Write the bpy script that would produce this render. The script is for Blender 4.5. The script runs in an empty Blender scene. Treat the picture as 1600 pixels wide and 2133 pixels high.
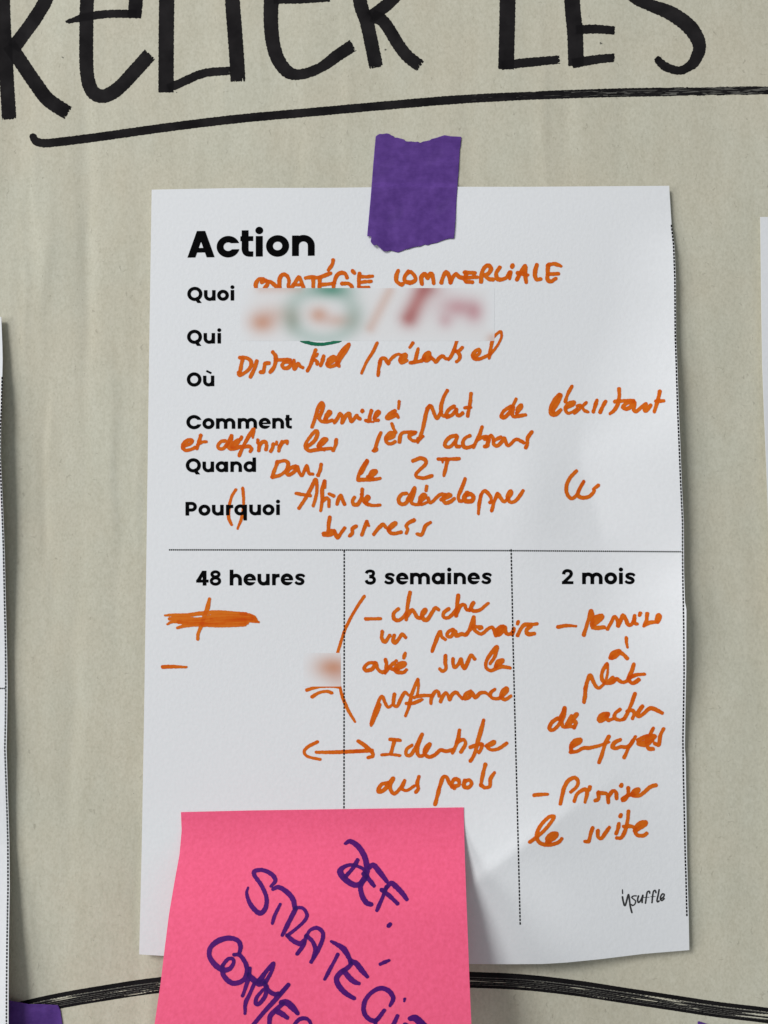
import bpy, math, random
import numpy as np

random.seed(7)
rng = np.random.default_rng(7)
scene = bpy.context.scene
C = scene.collection

# ------------------------------------------------------------------ camera
FPX, CX, CY = 1540.0, 800.0, 1066.5           # phone lens (26 mm equivalent) in survey pixels
TILT = math.radians(3.07)                     # the phone looks slightly upwards
DIST = 0.205                                  # 20 cm from the paper on the wall
FWD = np.array([0.0, math.cos(TILT), math.sin(TILT)])
UP = np.array([0.0, -math.sin(TILT), math.cos(TILT)])
RIGHT = np.array([1.0, 0.0, 0.0])
CAM = -DIST * FWD
cam_d = bpy.data.cameras.new("camera")
cam_d.sensor_fit = 'VERTICAL'
cam_d.sensor_height = 36.0
cam_d.sensor_width = 27.0
cam_d.lens = FPX / 2133.0 * 36.0
cam_d.clip_start = 0.005
cam_d.clip_end = 50.0
cam = bpy.data.objects.new("camera", cam_d)
C.objects.link(cam)
cam.location = CAM
cam.rotation_euler = (math.pi / 2 + TILT, 0, 0)
scene.camera = cam

# ------------------------------------------------------------------ light
w = bpy.data.worlds.new("World")
scene.world = w
w.use_nodes = True
bg = w.node_tree.nodes['Background']
bg.inputs[0].default_value = (0.93, 0.98, 1.0, 1)
bg.inputs[1].default_value = 0.25


def area(name, direction, dist, size, size_y, power, color):
    d = bpy.data.lights.new(name, 'AREA')
    d.shape = 'RECTANGLE'
    d.size, d.size_y, d.energy, d.color = size, size_y, power, color
    o = bpy.data.objects.new(name, d)
    C.objects.link(o)
    v = np.array(direction, float)
    v /= np.linalg.norm(v)
    o.location = v * dist
    import mathutils
    o.rotation_euler = mathutils.Vector(v).to_track_quat('Z', 'Y').to_euler()
    return o


area("window_light", (-1.0, -0.95, 0.88), 3.2, 1.0, 1.0, 75, (1.0, 0.995, 0.985))
area("far_window_light", (-2.3, -1.05, -0.05), 1.8, 0.4, 0.6, 9.6, (1.0, 0.975, 0.965))
scene.view_settings.view_transform = 'Standard'
scene.view_settings.look = 'None'
scene.view_settings.exposure = 0.0
scene.view_settings.gamma = 1.0
scene.view_settings.use_curve_mapping = False
scene.render.engine = 'CYCLES'


# ------------------------------------------------------------------ surfaces (height off the wall in mm)
def sstep(x):
    x = np.clip(x, 0, 1)
    return x * x * (3 - 2 * x)


def vnoise(u, v, seed, s):
    """smooth sum of a few sines: cheap continuous unevenness in -1..1"""
    r = np.random.default_rng(seed)
    out = np.zeros_like(np.asarray(u, float) + np.asarray(v, float))
    for k in range(5):
        a = r.uniform(0, 2 * math.pi)
        f = r.uniform(0.6, 1.7) / s
        out = out + np.sin((u * math.cos(a) + v * math.sin(a)) * f * 2 * math.pi + r.uniform(0, 6.3))
    return out / 5


_kr = np.random.default_rng(31)
CREASES = []
for _k in range(64):
    _left = _kr.random() < 0.72
    CREASES.append((_kr.uniform(-60, 330) if _left else _kr.uniform(300, 1650),        # across
                    _kr.uniform(-100, 2250) if _left else _kr.uniform(-100, 420),      # centre along
                    _kr.uniform(9, 26), _kr.uniform(90, 330),                          # half width, half length
                    _kr.uniform(0.07, 0.23) * _kr.choice([-1, 1]) * (1.0 if _left else 0.55), _kr.uniform(-0.05, 0.05)))


def h_kraft(u, v):
    # damp brown paper cockles in vertical creases, mostly on the left
    u = np.asarray(u, float)
    v = np.asarray(v, float)
    h = -0.35 + 0.12 * vnoise(u, v, 5, 420)
    wob = 14 * np.sin(v / 260 + 1) + 5 * np.sin(v / 97)
    h = h + (0.03 + 0.07 * sstep((700 - u) / 600)) * np.sin((u + wob * 1.6) / 29 + 1.3 + np.sin(v / 330)) * (0.55 + 0.45 * np.sin(v / 180 + u / 90))
    for cu, cv, wu, wv_, am, sl in CREASES:
        d = (u - cu - (v - cv) * sl - 4 * np.sin(v / 45 + cu)) / wu
        h = h + am * (wu / 17) / (1 + d * d) ** 1.5 * np.exp(-((v - cv) / wv_) ** 2)
    return h


def ridge(u, v):
    d = (u - 1080) * 0.6 + (v - 1771) * 0.8
    s = (u - 1080) * 0.8 - (v - 1771) * 0.6
    R = 3.0 * sstep((330 - s) / 330) * sstep((s + 520) / 420)
    up = np.exp(np.minimum(d, 0) / 130)
    dn = np.exp(-np.maximum(d, 0) / 330)
    k = sstep((d + 30) / 60)
    return R * (up * (1 - k) + dn * k)


def h_sheet(u, v):
    u = np.asarray(u, float)
    v = np.asarray(v, float)
    h = 0.75 + 0.16 * vnoise(u, v, 11, 520)
    h = h + ridge(u, v)
    h = h + 1.7 * np.exp(-((u - 1090) / 210) ** 2) * sstep((v - 1780) / 230)
    win = np.exp(-((v - 1020) / 125.0) ** 2)
    e = np.interp(v, [387, 440, 480, 530, 580, 775, 960, 1110, 1244, 1375, 1480, 1560, 1700, 1979],
                  [0.1, 0.2, 0.8, 2.0, 2.5, 2.4, 2.8, 3.2, 3.6, 2.8, 1.4, 0.5, 0.2, 0.0])
    x0 = 1207 + 44 * sstep((v - 935) / 180) + 60 * sstep((820 - v) / 200) - 30 * sstep((v - 1150) / 200)
    t = u - x0
    rise = (np.sqrt(t * t + 7 ** 2) + t) / 2
    sharp = np.exp(-((v - 1020) / 130.0) ** 4)
    h = h + e * (np.maximum(rise, 1e-6) / 190) ** (1.9 - 0.95 * sharp) + 0.95 * win * np.exp(-((u - 1100) / 85) ** 2)
    h = h + 1.2 * sstep((v - 1650) / 340) * sstep((900 - u) / 300)
    h = h - 0.45 * np.exp(-((u - 860) / 150) ** 2) * sstep((560 - v) / 150)
    return h


def h_note(u, v):
    u = np.asarray(u, float)
    v = np.asarray(v, float)
    vs = [1600, 1690, 1740, 1790, 1850, 1900, 2000, 2133, 2330]
    hs = [0.15, 0.15, 0.55, 1.9, 4.3, 6.8, 11.6, 18.2, 26.0]
    k = np.zeros_like(v)
    for dv in (-24, -12, 0, 12, 24):
        k = k + np.interp(v + dv, vs, hs) / 5
    side = 1.0 + 0.16 * (680 - u) / 300 * sstep((v - 1700) / 300)
    s = sstep((v - 1690) / 230)
    base = h_sheet(u, np.full_like(v, 1690.0)) * (1 - s) + 4.6 * s
    return base + k * side + 0.12 * vnoise(u, v, 3, 300)


def P(u, v, h):
    """survey coordinates on the wall + height (mm) off the wall -> metres"""
    u = np.asarray(u, float)
    v = np.asarray(v, float)
    h = np.broadcast_to(np.asarray(h, float), np.broadcast(u, v).shape)
    a = (u - CX) / FPX
    b = -(v - CY) / FPX
    d = a[..., None] * RIGHT + b[..., None] * UP + FWD
    t = (-h / 1000.0 - CAM[1]) / d[..., 1]
    return CAM + d * t[..., None]


# ------------------------------------------------------------------ materials
def mat(name):
    m = bpy.data.materials.new(name)
    m.use_nodes = True
    nt = m.node_tree
    return m, nt, nt.nodes['Principled BSDF']


def N(nt, t, **kw):
    n = nt.nodes.new(t)
    for k, v in kw.items():
        setattr(n, k, v)
    return n


def coords(nt, sx=1000.0, sy=1000.0, sz=1000.0):
    tc = N(nt, 'ShaderNodeTexCoord')
    mp = N(nt, 'ShaderNodeMapping')
    mp.inputs['Scale'].default_value = (sx, sy, sz)
    nt.links.new(tc.outputs['Object'], mp.inputs['Vector'])
    return mp.outputs['Vector']


def noise(nt, vec, scale, detail=3, rough=0.55):
    n = N(nt, 'ShaderNodeTexNoise')
    n.inputs['Scale'].default_value = scale
    n.inputs['Detail'].default_value = detail
    n.inputs['Roughness'].default_value = rough
    nt.links.new(vec, n.inputs['Vector'])
    return n.outputs['Fac']


def ramp(nt, fac, stops):
    r = N(nt, 'ShaderNodeValToRGB')
    e = r.color_ramp.elements
    while len(e) < len(stops):
        e.new(0.5)
    for el, (p, c) in zip(e, stops):
        el.position = p
        el.color = c if len(c) == 4 else (*c, 1)
    nt.links.new(fac, r.inputs[0])
    return r.outputs[0]


def mixc(nt, fac, a, b, mode='MIX'):
    n = N(nt, 'ShaderNodeMix', data_type='RGBA', blend_type=mode)
    for val, sock in ((fac, n.inputs[0]), (a, n.inputs[6]), (b, n.inputs[7])):
        if isinstance(val, (int, float)):
            sock.default_value = val
        elif isinstance(val, tuple):
            sock.default_value = (*val, 1) if len(val) == 3 else val
        else:
            nt.links.new(val, sock)
    return n.outputs[2]


def bump(nt, height, strength, dist, b):
    n = N(nt, 'ShaderNodeBump')
    n.inputs['Strength'].default_value = strength
    n.inputs['Distance'].default_value = dist
    nt.links.new(height, n.inputs['Height'])
    nt.links.new(n.outputs[0], b.inputs['Normal'])


def flecks(nt, vec, scale, size, keep, stretch):
    """sparse fibre flecks: 1 on a fleck"""
    warp = N(nt, 'ShaderNodeTexNoise')
    warp.inputs['Scale'].default_value = 0.6
    nt.links.new(vec, warp.inputs['Vector'])
    add = N(nt, 'ShaderNodeVectorMath', operation='MULTIPLY_ADD')
    nt.links.new(warp.outputs['Color'], add.inputs[0])
    add.inputs[1].default_value = (2.2, 2.2, 2.2)
    nt.links.new(vec, add.inputs[2])
    mp = N(nt, 'ShaderNodeMapping')
    mp.inputs['Scale'].default_value = stretch
    nt.links.new(add.outputs[0], mp.inputs['Vector'])
    vo = N(nt, 'ShaderNodeTexVoronoi')
    vo.inputs['Scale'].default_value = scale
    nt.links.new(mp.outputs[0], vo.inputs['Vector'])
    lt = N(nt, 'ShaderNodeMapRange')
    lt.inputs['From Min'].default_value = size
    lt.inputs['From Max'].default_value = size * 0.55
    nt.links.new(vo.outputs['Distance'], lt.inputs['Value'])
    sep = N(nt, 'ShaderNodeSeparateColor')
    nt.links.new(vo.outputs['Color'], sep.inputs[0])
    g = N(nt, 'ShaderNodeMath', operation='LESS_THAN')
    g.inputs[1].default_value = keep
    nt.links.new(sep.outputs[0], g.inputs[0])
    mu = N(nt, 'ShaderNodeMath', operation='MULTIPLY')
    nt.links.new(lt.outputs[0], mu.inputs[0])
    nt.links.new(g.outputs[0], mu.inputs[1])
    return mu.outputs[0]


def kraft_material():
    m, nt, b = mat('brown_kraft_paper')
    vec = coords(nt)
    fine = noise(nt, coords(nt, 1000, 1000, 700), 1.7, 4, 0.65)
    cloud = noise(nt, coords(nt, 1000, 1000, 330), 0.30, 5, 0.62)
    big = noise(nt, vec, 0.035, 3, 0.5)
    col = ramp(nt, fine, [(0.25, (0.527, 0.506, 0.407)), (0.5, (0.613, 0.589, 0.484)), (0.78, (0.688, 0.664, 0.556))])
    cl = ramp(nt, cloud, [(0.3, (0.965, 0.96, 0.945)), (0.7, (1.025, 1.03, 1.035))])
    col = mixc(nt, 1.0, col, cl, 'MULTIPLY')
    tint = ramp(nt, big, [(0.35, (1.0, 0.985, 0.965)), (0.65, (0.98, 1.0, 1.0))])
    col = mixc(nt, 1.0, col, tint, 'MULTIPLY')
    streak = noise(nt, coords(nt, 260, 1000, 45), 0.5, 3, 0.5)
    st = ramp(nt, streak, [(0.3, (0.955, 0.95, 0.94)), (0.7, (1.02, 1.02, 1.02))])
    col = mixc(nt, 1.0, col, st, 'MULTIPLY')
    f1 = flecks(nt, vec, 0.5, 0.12, 0.55, (1.0, 1.0, 0.2))
    col = mixc(nt, mul(nt, f1, 0.33), col, (0.22, 0.20, 0.15))
    f2 = flecks(nt, vec, 0.55, 0.12, 0.5, (0.2, 1.0, 1.0))
    col = mixc(nt, mul(nt, f2, 0.3), col, (0.27, 0.25, 0.19))
    f3 = flecks(nt, vec, 0.085, 0.032, 0.42, (1.0, 1.0, 0.7))
    col = mixc(nt, mul(nt, f3, 0.85), col, (0.05, 0.05, 0.04))
    nt.links.new(col, b.inputs['Base Color'])
    b.inputs['Roughness'].default_value = 0.75
    b.inputs['Specular IOR Level'].default_value = 0.25
    bump(nt, fine, 0.35, 0.00006, b)
    return m


def mul(nt, s, k):
    n = N(nt, 'ShaderNodeMath', operation='MULTIPLY')
    nt.links.new(s, n.inputs[0])
    n.inputs[1].default_value = k
    return n.outputs[0]


def paper_material(name, base, tooth=0.3, var=0.03, blur_patch=False):
    m, nt, b = mat(name)
    vec = coords(nt)
    fine = noise(nt, vec, 1.1, 4, 0.6)
    lo = tuple(c * (1 - var) for c in base)
    hi = tuple(min(1, c * (1 + var)) for c in base)
    col = ramp(nt, fine, [(0.3, lo), (0.7, hi)])
    if blur_patch:
        a = N(nt, 'ShaderNodeAttribute', attribute_name='pigment')
        col = mixc(nt, 1.0, col, a.outputs['Color'], 'MULTIPLY')
    nt.links.new(col, b.inputs['Base Color'])
    b.inputs['Roughness'].default_value = 0.7
    b.inputs['Specular IOR Level'].default_value = 0.25
    mid = noise(nt, vec, 0.55, 3, 0.6)
    hs = N(nt, 'ShaderNodeMath', operation='ADD')
    nt.links.new(fine, hs.inputs[0])
    nt.links.new(mid, hs.inputs[1])
    bump(nt, hs.outputs[0], tooth, 0.00012, b)
    return m


def ink_material(name, thin, full, dense, rough=0.55, spec=0.3, mott=0.9):
    """thin / single / overlapping layers of ink, from the 'layers' of strokes laid on each other"""
    m, nt, b = mat(name)
    vec = coords(nt)
    a = N(nt, 'ShaderNodeAttribute', attribute_name='layers')
    n = noise(nt, vec, mott, 3, 0.6)
    ad = N(nt, 'ShaderNodeMath', operation='MULTIPLY_ADD')
    nt.links.new(n, ad.inputs[0])
    ad.inputs[1].default_value = 0.46
    nt.links.new(a.outputs['Fac'], ad.inputs[2])
    col = ramp(nt, ad.outputs[0], [(0.26, thin), (0.56, full), (1.0, dense)])
    nt.links.new(col, b.inputs['Base Color'])
    b.inputs['Roughness'].default_value = rough
    b.inputs['Specular IOR Level'].default_value = spec * 0.3
    return m


M_KRAFT = kraft_material()
M_SHEET = paper_material('white_printer_paper', (0.835, 0.852, 0.878), 0.22, 0.022)
M_BLUR = paper_material('blurred_writing_paper', (0.835, 0.852, 0.878), 0.08, 0.008, True)
M_NOTE = paper_material('pink_note_paper', (1.0, 0.124, 0.255), 0.3, 0.11)
M_PRINT = ink_material('black_toner', (0.003, 0.003, 0.0035), (0.003, 0.003, 0.0035), (0.003, 0.003, 0.0035), 0.7, 0.05)
M_MARK = ink_material('black_marker_ink', (0.026, 0.024, 0.025), (0.012, 0.011, 0.012), (0.003, 0.003, 0.0035), 0.8, 0.05, 0.22)
M_DRY = ink_material('dry_black_marker_ink', (0.16, 0.155, 0.14), (0.07, 0.068, 0.064), (0.02, 0.02, 0.02), 0.7, 0.15, 2.2)
M_ORANGE = ink_material('orange_marker_ink', (0.74, 0.185, 0.016), (0.69, 0.122, 0.006), (0.60, 0.056, 0.003), 0.55, 0.25)
M_PURPLE = ink_material('purple_marker_ink', (0.115, 0.010, 0.175), (0.068, 0.007, 0.145), (0.026, 0.005, 0.10), 0.5, 0.3)
M_GREEN = ink_material('green_marker_ink', (0.02, 0.2, 0.11), (0.012, 0.15, 0.08), (0.01, 0.1, 0.06), 0.55, 0.3)
M_LOGO = ink_material('grey_printed_ink', (0.06, 0.06, 0.062), (0.035, 0.035, 0.036), (0.015, 0.015, 0.016), 0.5, 0.2, 2.0)


def tape_material():
    m, nt, b = mat('purple_crepe_tape')
    vec = coords(nt)
    n = noise(nt, vec, 0.3, 5, 0.6)
    col = ramp(nt, n, [(0.3, (0.092, 0.037, 0.232)), (0.72, (0.152, 0.068, 0.345))])
    cre = noise(nt, coords(nt, 700, 1000, 2600), 1.0, 3, 0.6)
    cm = ramp(nt, cre, [(0.3, (0.93, 0.93, 0.93)), (0.7, (1.05, 1.05, 1.05))])
    col = mixc(nt, 1.0, col, cm, 'MULTIPLY')
    lint = flecks(nt, vec, 0.22, 0.05, 0.35, (0.8, 1.0, 1.0))
    col = mixc(nt, mul(nt, lint, 0.3), col, (0.45, 0.35, 0.6))
    nt.links.new(col, b.inputs['Base Color'])
    b.inputs['Roughness'].default_value = 0.5
    b.inputs['Specular IOR Level'].default_value = 0.15
    bump(nt, cre, 0.3, 0.00008, b)
    tr = N(nt, 'ShaderNodeBsdfTransparent')
    mx = N(nt, 'ShaderNodeMixShader')
    mx.inputs[0].default_value = 0.075
    nt.links.new(b.outputs[0], mx.inputs[1])
    nt.links.new(tr.outputs[0], mx.inputs[2])
    nt.links.new(mx.outputs[0], nt.nodes['Material Output'].inputs['Surface'])
    return m


M_TAPE = tape_material()


# ------------------------------------------------------------------ object helpers
def link_mesh(name, verts, faces, material, parent=None, origin=None, attr=None):
    verts = np.asarray(verts, float)
    if parent is not None:
        verts = verts - np.array(parent.location)
    elif origin is not None:
        verts = verts - np.asarray(origin)
    me = bpy.data.meshes.new(name)
    me.from_pydata(verts.tolist(), [], faces)
    me.materials.append(material)
    if attr is not None:
        an, typ, vals = attr
        at = me.attributes.new(an, typ, 'POINT')
        if typ == 'FLOAT':
            at.data.foreach_set('value', np.asarray(vals, np.float32).ravel())
        else:
            at.data.foreach_set('color', np.asarray(vals, np.float32).ravel())
    me.polygons.foreach_set('use_smooth', [True] * len(me.polygons))
    me.update()
    o = bpy.data.objects.new(name, me)
    C.objects.link(o)
    if parent is not None:
        o.parent = parent
    elif origin is not None:
        o.location = origin
    return o


def tag(o, label, cat, group=None):
    o['label'] = label
    o['category'] = cat
    if group:
        o['group'] = group
    return o


def pl(pts, t):
    """piecewise linear by second coordinate (v) -> u"""
    a = np.array(pts, float)
    return np.interp(t, a[:, 1], a[:, 0])


def slab(name, U, V, H, thick, material, origin):
    """a sheet of paper of real thickness: front grid, back grid and rim"""
    ny, nx = U.shape
    F = P(U, V, H).reshape(-1, 3)
    B = P(U, V, H - thick)
    # back face straight behind the front (towards the wall)
    Bk = F.copy()
    Bk[:, 1] += thick / 1000.0
    verts = np.vstack([F, Bk])
    n = nx * ny
    idx = np.arange(n).reshape(ny, nx)
    a, b_, c, d = idx[:-1, :-1].ravel(), idx[:-1, 1:].ravel(), idx[1:, 1:].ravel(), idx[1:, :-1].ravel()
    faces = np.stack([a, d, c, b_], 1).tolist()
    faces += (np.stack([a, b_, c, d], 1) + n).tolist()
    ring = list(idx[0, :]) + list(idx[1:, -1]) + list(idx[-1, -2::-1]) + list(idx[-2:0:-1, 0])
    m = len(ring)
    verts = np.vstack([verts, F[ring], Bk[ring]])
    for i in range(m):
        p, q = 2 * n + i, 2 * n + (i + 1) % m
        faces.append([p, q, q + m, p + m])
    o = link_mesh(name, verts, faces, material, None, origin)
    # crisp rim
    sm = [True] * (2 * len(a)) + [False] * len(ring)
    o.data.polygons.foreach_set('use_smooth', sm)
    return o


def coons(left, right, top, bottom, nx, ny, jag=0.0, seed=1):
    """grid between four edges given as point lists (survey coordinates)"""
    def sample(pts, n):
        a = np.array(pts, float)
        s = np.r_[0, np.cumsum(np.hypot(*np.diff(a, axis=0).T))]
        t = np.linspace(0, s[-1], n)
        return np.stack([np.interp(t, s, a[:, 0]), np.interp(t, s, a[:, 1])], 1)
    L, R, T, Bm = sample(left, ny), sample(right, ny), sample(top, nx), sample(bottom, nx)
    s = np.linspace(0, 1, nx)[None, :, None]
    t = np.linspace(0, 1, ny)[:, None, None]
    G = (1 - s) * L[:, None] + s * R[:, None] + (1 - t) * T[None] + t * Bm[None] \
        - ((1 - s) * (1 - t) * L[0] + s * (1 - t) * R[0] + (1 - s) * t * L[-1] + s * t * R[-1])
    return G[..., 0], G[..., 1]


def march(F, x0, y0, g):
    """filled marching squares of F>0 on a grid; returns 2-D verts, faces"""
    ny, nx = F.shape
    ins = F > 0
    nid = -np.ones((ny, nx), int)
    jj, ii = np.nonzero(ins)
    nid[jj, ii] = np.arange(len(jj))
    verts = [np.stack([x0 + ii * g, y0 + jj * g], 1).astype(float)]
    cnt = len(jj)
    ch = ins[:, :-1] != ins[:, 1:]
    hj, hi = np.nonzero(ch)
    t = F[hj, hi] / (F[hj, hi] - F[hj, hi + 1])
    hid = -np.ones((ny, nx - 1), int)
    hid[hj, hi] = cnt + np.arange(len(hj))
    verts.append(np.stack([x0 + (hi + t) * g, y0 + hj * g], 1))
    cnt += len(hj)
    cv = ins[:-1] != ins[1:]
    vj, vi = np.nonzero(cv)
    t = F[vj, vi] / (F[vj, vi] - F[vj + 1, vi])
    vid = -np.ones((ny - 1, nx), int)
    vid[vj, vi] = cnt + np.arange(len(vj))
    verts.append(np.stack([x0 + vi * g, y0 + (vj + t) * g], 1))
    V = np.vstack(verts)
    s = ins[:-1, :-1].astype(int) + ins[:-1, 1:] + ins[1:, 1:] + ins[1:, :-1]
    fj, fi = np.nonzero(s == 4)
    faces = np.stack([nid[fj, fi], nid[fj + 1, fi], nid[fj + 1, fi + 1], nid[fj, fi + 1]], 1).tolist()
    mj, mi = np.nonzero((s > 0) & (s < 4))
    for j, i in zip(mj.tolist(), mi.tolist()):
        c = [(j, i), (j + 1, i), (j + 1, i + 1), (j, i + 1)]
        e = [vid[j, i], hid[j + 1, i], vid[j, i + 1], hid[j, i]]
        poly = []
        for k in range(4):
            if ins[c[k]]:
                poly.append(int(nid[c[k]]))
            if e[k] >= 0:
                poly.append(int(e[k]))
        if len(poly) >= 3:
            faces.append(poly)
    return V, faces


def smooth(pts, w, n=6):
    """Catmull-Rom through hand-traced points; w is one width or one per point"""
    p = np.array(pts, float)
    m = len(p)
    ww = np.full(m, float(w)) if np.isscalar(w) else np.array(w, float)
    if m == 2:
        t = np.linspace(0, 1, 3)[:, None]
        return p[0] * (1 - t) + p[1] * t, ww[0] * (1 - t[:, 0]) + ww[1] * t[:, 0]
    q = np.vstack([2 * p[0] - p[1], p, 2 * p[-1] - p[-2]])
    out, ow = [], []
    for i in range(m - 1):
        a, b, c, d = q[i], q[i + 1], q[i + 2], q[i + 3]
        for t in np.arange(n) / n:
            out.append(0.5 * ((2 * b) + (c - a) * t + (2 * a - 5 * b + 4 * c - d) * t * t + (3 * b - a - 3 * c + d) * t ** 3))
            ow.append(ww[i] * (1 - t) + ww[i + 1] * t)
    out.append(p[-1])
    ow.append(ww[-1])
    return np.array(out), np.array(ow)


def stroke_field(G, x0, y0, g, pts, ws, flat=False):
    """signed distance (negative inside) of one stroke, on a grid of survey points"""
    gu, gv = G
    D = np.full(gu.shape, 1e3)
    ny, nx = gu.shape
    arc = np.r_[0, np.cumsum(np.hypot(*np.diff(pts, axis=0).T))]
    tot = arc[-1]
    for k in range(len(pts) - 1):
        a, b = pts[k], pts[k + 1]
        ra, rb = ws[k] / 2, ws[k + 1] / 2
        m = max(ra, rb) + 4
        i0 = max(0, int((min(a[0], b[0]) - m - x0) / g)); i1 = min(nx, int((max(a[0], b[0]) + m - x0) / g) + 2)
        j0 = max(0, int((min(a[1], b[1]) - m - y0) / g)); j1 = min(ny, int((max(a[1], b[1]) + m - y0) / g) + 2)
        if i0 >= i1 or j0 >= j1:
            continue
        uu, vv = gu[j0:j1, i0:i1], gv[j0:j1, i0:i1]
        d = b - a
        L2 = d @ d + 1e-12
        t = np.clip(((uu - a[0]) * d[0] + (vv - a[1]) * d[1]) / L2, 0, 1)
        dist = np.hypot(uu - a[0] - t * d[0], vv - a[1] - t * d[1]) - (ra + (rb - ra) * t)
        if flat:
            if arc[k] < ws[0] * 0.8:
                e = pts[0] - pts[1]
                e = e / (np.hypot(*e) + 1e-9)
                dist = np.maximum(dist, (uu - pts[0][0]) * e[0] + (vv - pts[0][1]) * e[1])
            if tot - arc[k + 1] < ws[-1] * 0.8:
                e = pts[-1] - pts[-2]
                e = e / (np.hypot(*e) + 1e-9)
                dist = np.maximum(dist, (uu - pts[-1][0]) * e[0] + (vv - pts[-1][1]) * e[1])
        D[j0:j1, i0:i1] = np.minimum(D[j0:j1, i0:i1], dist)
    return D


_seed = [100]


def ink(name, strokes, surf, material, parent, lift=0.05, g=1.0, edge=0.45, flat=False, cuts=(), gaps=(),
        keep=None, label=None, base_layer=0.22, over=0.15):
    """strokes = list of (points, width) in survey coordinates -> one ink mesh lying on surf"""
    rw = np.random.default_rng(len(strokes) * 131 + int(abs(strokes[0][0][0][0]) * 7))
    S = []
    for p, w_ in strokes:
        pp, wp = smooth(p, w_)
        if not flat and np.isscalar(w_) and 5 < w_ < 12:      # pressure of the hand
            tt = np.linspace(0, 1, len(pp))
            wp = wp * (1 + 0.09 * np.sin(tt * rw.uniform(5, 12) + rw.uniform(0, 6.3)) - 0.20 * np.exp(-(1 - tt) * 7) * rw.random())
        S.append((pp, wp))
    allp = np.vstack([s[0] for s in S])
    mw = max(float(np.max(s[1])) for s in S) / 2 + 3
    x0, y0 = allp.min(0) - mw
    x1, y1 = allp.max(0) + mw
    xs = np.arange(x0, x1 + g, g)
    ys = np.arange(y0, y1 + g, g)
    G = np.meshgrid(xs, ys)
    D = np.full(G[0].shape, 1e3)
    lay = np.zeros(G[0].shape)
    for pts, ws in S:
        d = stroke_field(G, x0, y0, g, pts, ws, flat)
        D = np.minimum(D, d)
        wm = float(np.mean(ws))
        arc = np.r_[0, np.cumsum(np.hypot(*np.diff(pts, axis=0).T))]
        nch = max(1, int(arc[-1] / (wm * 1.3)))
        prev = np.zeros(d.shape, bool)
        runs = np.zeros(d.shape)
        for c in range(nch):
            k0 = max(0, int(np.searchsorted(arc, arc[-1] * c / nch)) - 1)
            k1 = min(len(pts) - 1, int(np.searchsorted(arc, arc[-1] * (c + 1) / nch)))
            if k1 <= k0:
                continue
            cur = stroke_field(G, x0, y0, g, pts[k0:k1 + 1], ws[k0:k1 + 1]) < 0.2
            runs += cur & ~prev
            prev = cur
        lay += runs * np.clip(0.5 - d / 1.5, 0, 1)
        for q, ww in ((pts[0], ws[0]), (pts[-1], ws[-1])):
            lay += 0.3 * np.exp(-((G[0] - q[0]) ** 2 + (G[1] - q[1]) ** 2) / (0.55 * ww) ** 2)
    _seed[0] += 1
    r = np.random.default_rng(_seed[0])
    a = [r.uniform(0, 6.3) for _ in range(6)]
    nz = (np.sin(G[0] * 0.9 + a[0] + np.sin(G[1] * 0.7 + a[1])) + np.sin(G[1] * 1.1 + a[2] + np.sin(G[0] * 0.6 + a[3]))
          + np.sin((G[0] + G[1]) * 0.45 + a[4]))
    D = D + edge * nz / 3 * min(1.0, 2.0)
    for pts, ws in gaps:
        pp, wp = smooth(pts, ws)
        D = np.maximum(D, -stroke_field(G, x0, y0, g, pp, wp))
    for (cx0, cy0, cx1, cy1) in cuts:
        bx = np.maximum(np.maximum(cx0 - G[0], G[0] - cx1), np.maximum(cy0 - G[1], G[1] - cy1))
        D = np.maximum(D, -bx)
    if keep:
        bx = np.maximum(np.maximum(keep[0] - G[0], G[0] - keep[2]), np.maximum(keep[1] - G[1], G[1] - keep[3]))
        D = np.maximum(D, bx)
    V, faces = march(-D, x0, y0, g)
    if not faces:
        return None
    ii = np.clip(((V[:, 0] - x0) / g).round().astype(int), 0, len(xs) - 1)
    jj = np.clip(((V[:, 1] - y0) / g).round().astype(int), 0, len(ys) - 1)
    flow = np.sin(V[:, 0] / 17 + a[0]) * np.sin(V[:, 1] / 13 + a[1]) + 0.6 * np.sin((V[:, 0] - V[:, 1]) / 31 + a[2])
    rimd = np.exp(-np.maximum(-D[jj, ii], 0) / 0.9)
    L = np.clip(base_layer + over * (np.minimum(np.maximum(lay[jj, ii], 1), 3.2) - 1) + 0.06 * flow + 0.10 * rimd, 0, 1)
    o = link_mesh(name, P(V[:, 0], V[:, 1], surf(V[:, 0], V[:, 1]) + lift), faces, material, parent,
                  attr=('layers', 'FLOAT', L))
    if label:
        o['label'] = label
    return o


def FR(x0, y0, s):
    """frame of a survey close-up: local points -> survey coordinates"""
    def f(*pts):
        return [(x0 + p[0] / s, y0 + p[1] / s) for p in pts]
    return f


def segs(f, w_, *lists):
    """several strokes given in one close-up frame; a list may start with its own width"""
    out = []
    for l in lists:
        if isinstance(l[0], (int, float)):
            out.append((f(*l[1:]), l[0]))
        elif isinstance(l[0], list):
            out.append((f(*l[1:]), l[0]))
        else:
            out.append((f(*l), w_))
    return out


# ------------------------------------------------------------------ wall and kraft paper
wv = np.array([[-0.9, 0.003, -0.8], [0.9, 0.003, -0.8], [0.9, 0.003, 0.8], [-0.9, 0.003, 0.8],
               [-0.9, 0.05, -0.8], [0.9, 0.05, -0.8], [0.9, 0.05, 0.8], [-0.9, 0.05, 0.8]])
wall = link_mesh('wall', wv, [[0, 1, 2, 3], [7, 6, 5, 4], [0, 4, 5, 1], [1, 5, 6, 2], [2, 6, 7, 3], [3, 7, 4, 0]],
                 paper_material('painted_wall', (0.7, 0.69, 0.66), 0.3, 0.03))
wall['kind'] = 'structure'
wall.data.polygons.foreach_set('use_smooth', [False] * 6)

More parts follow.
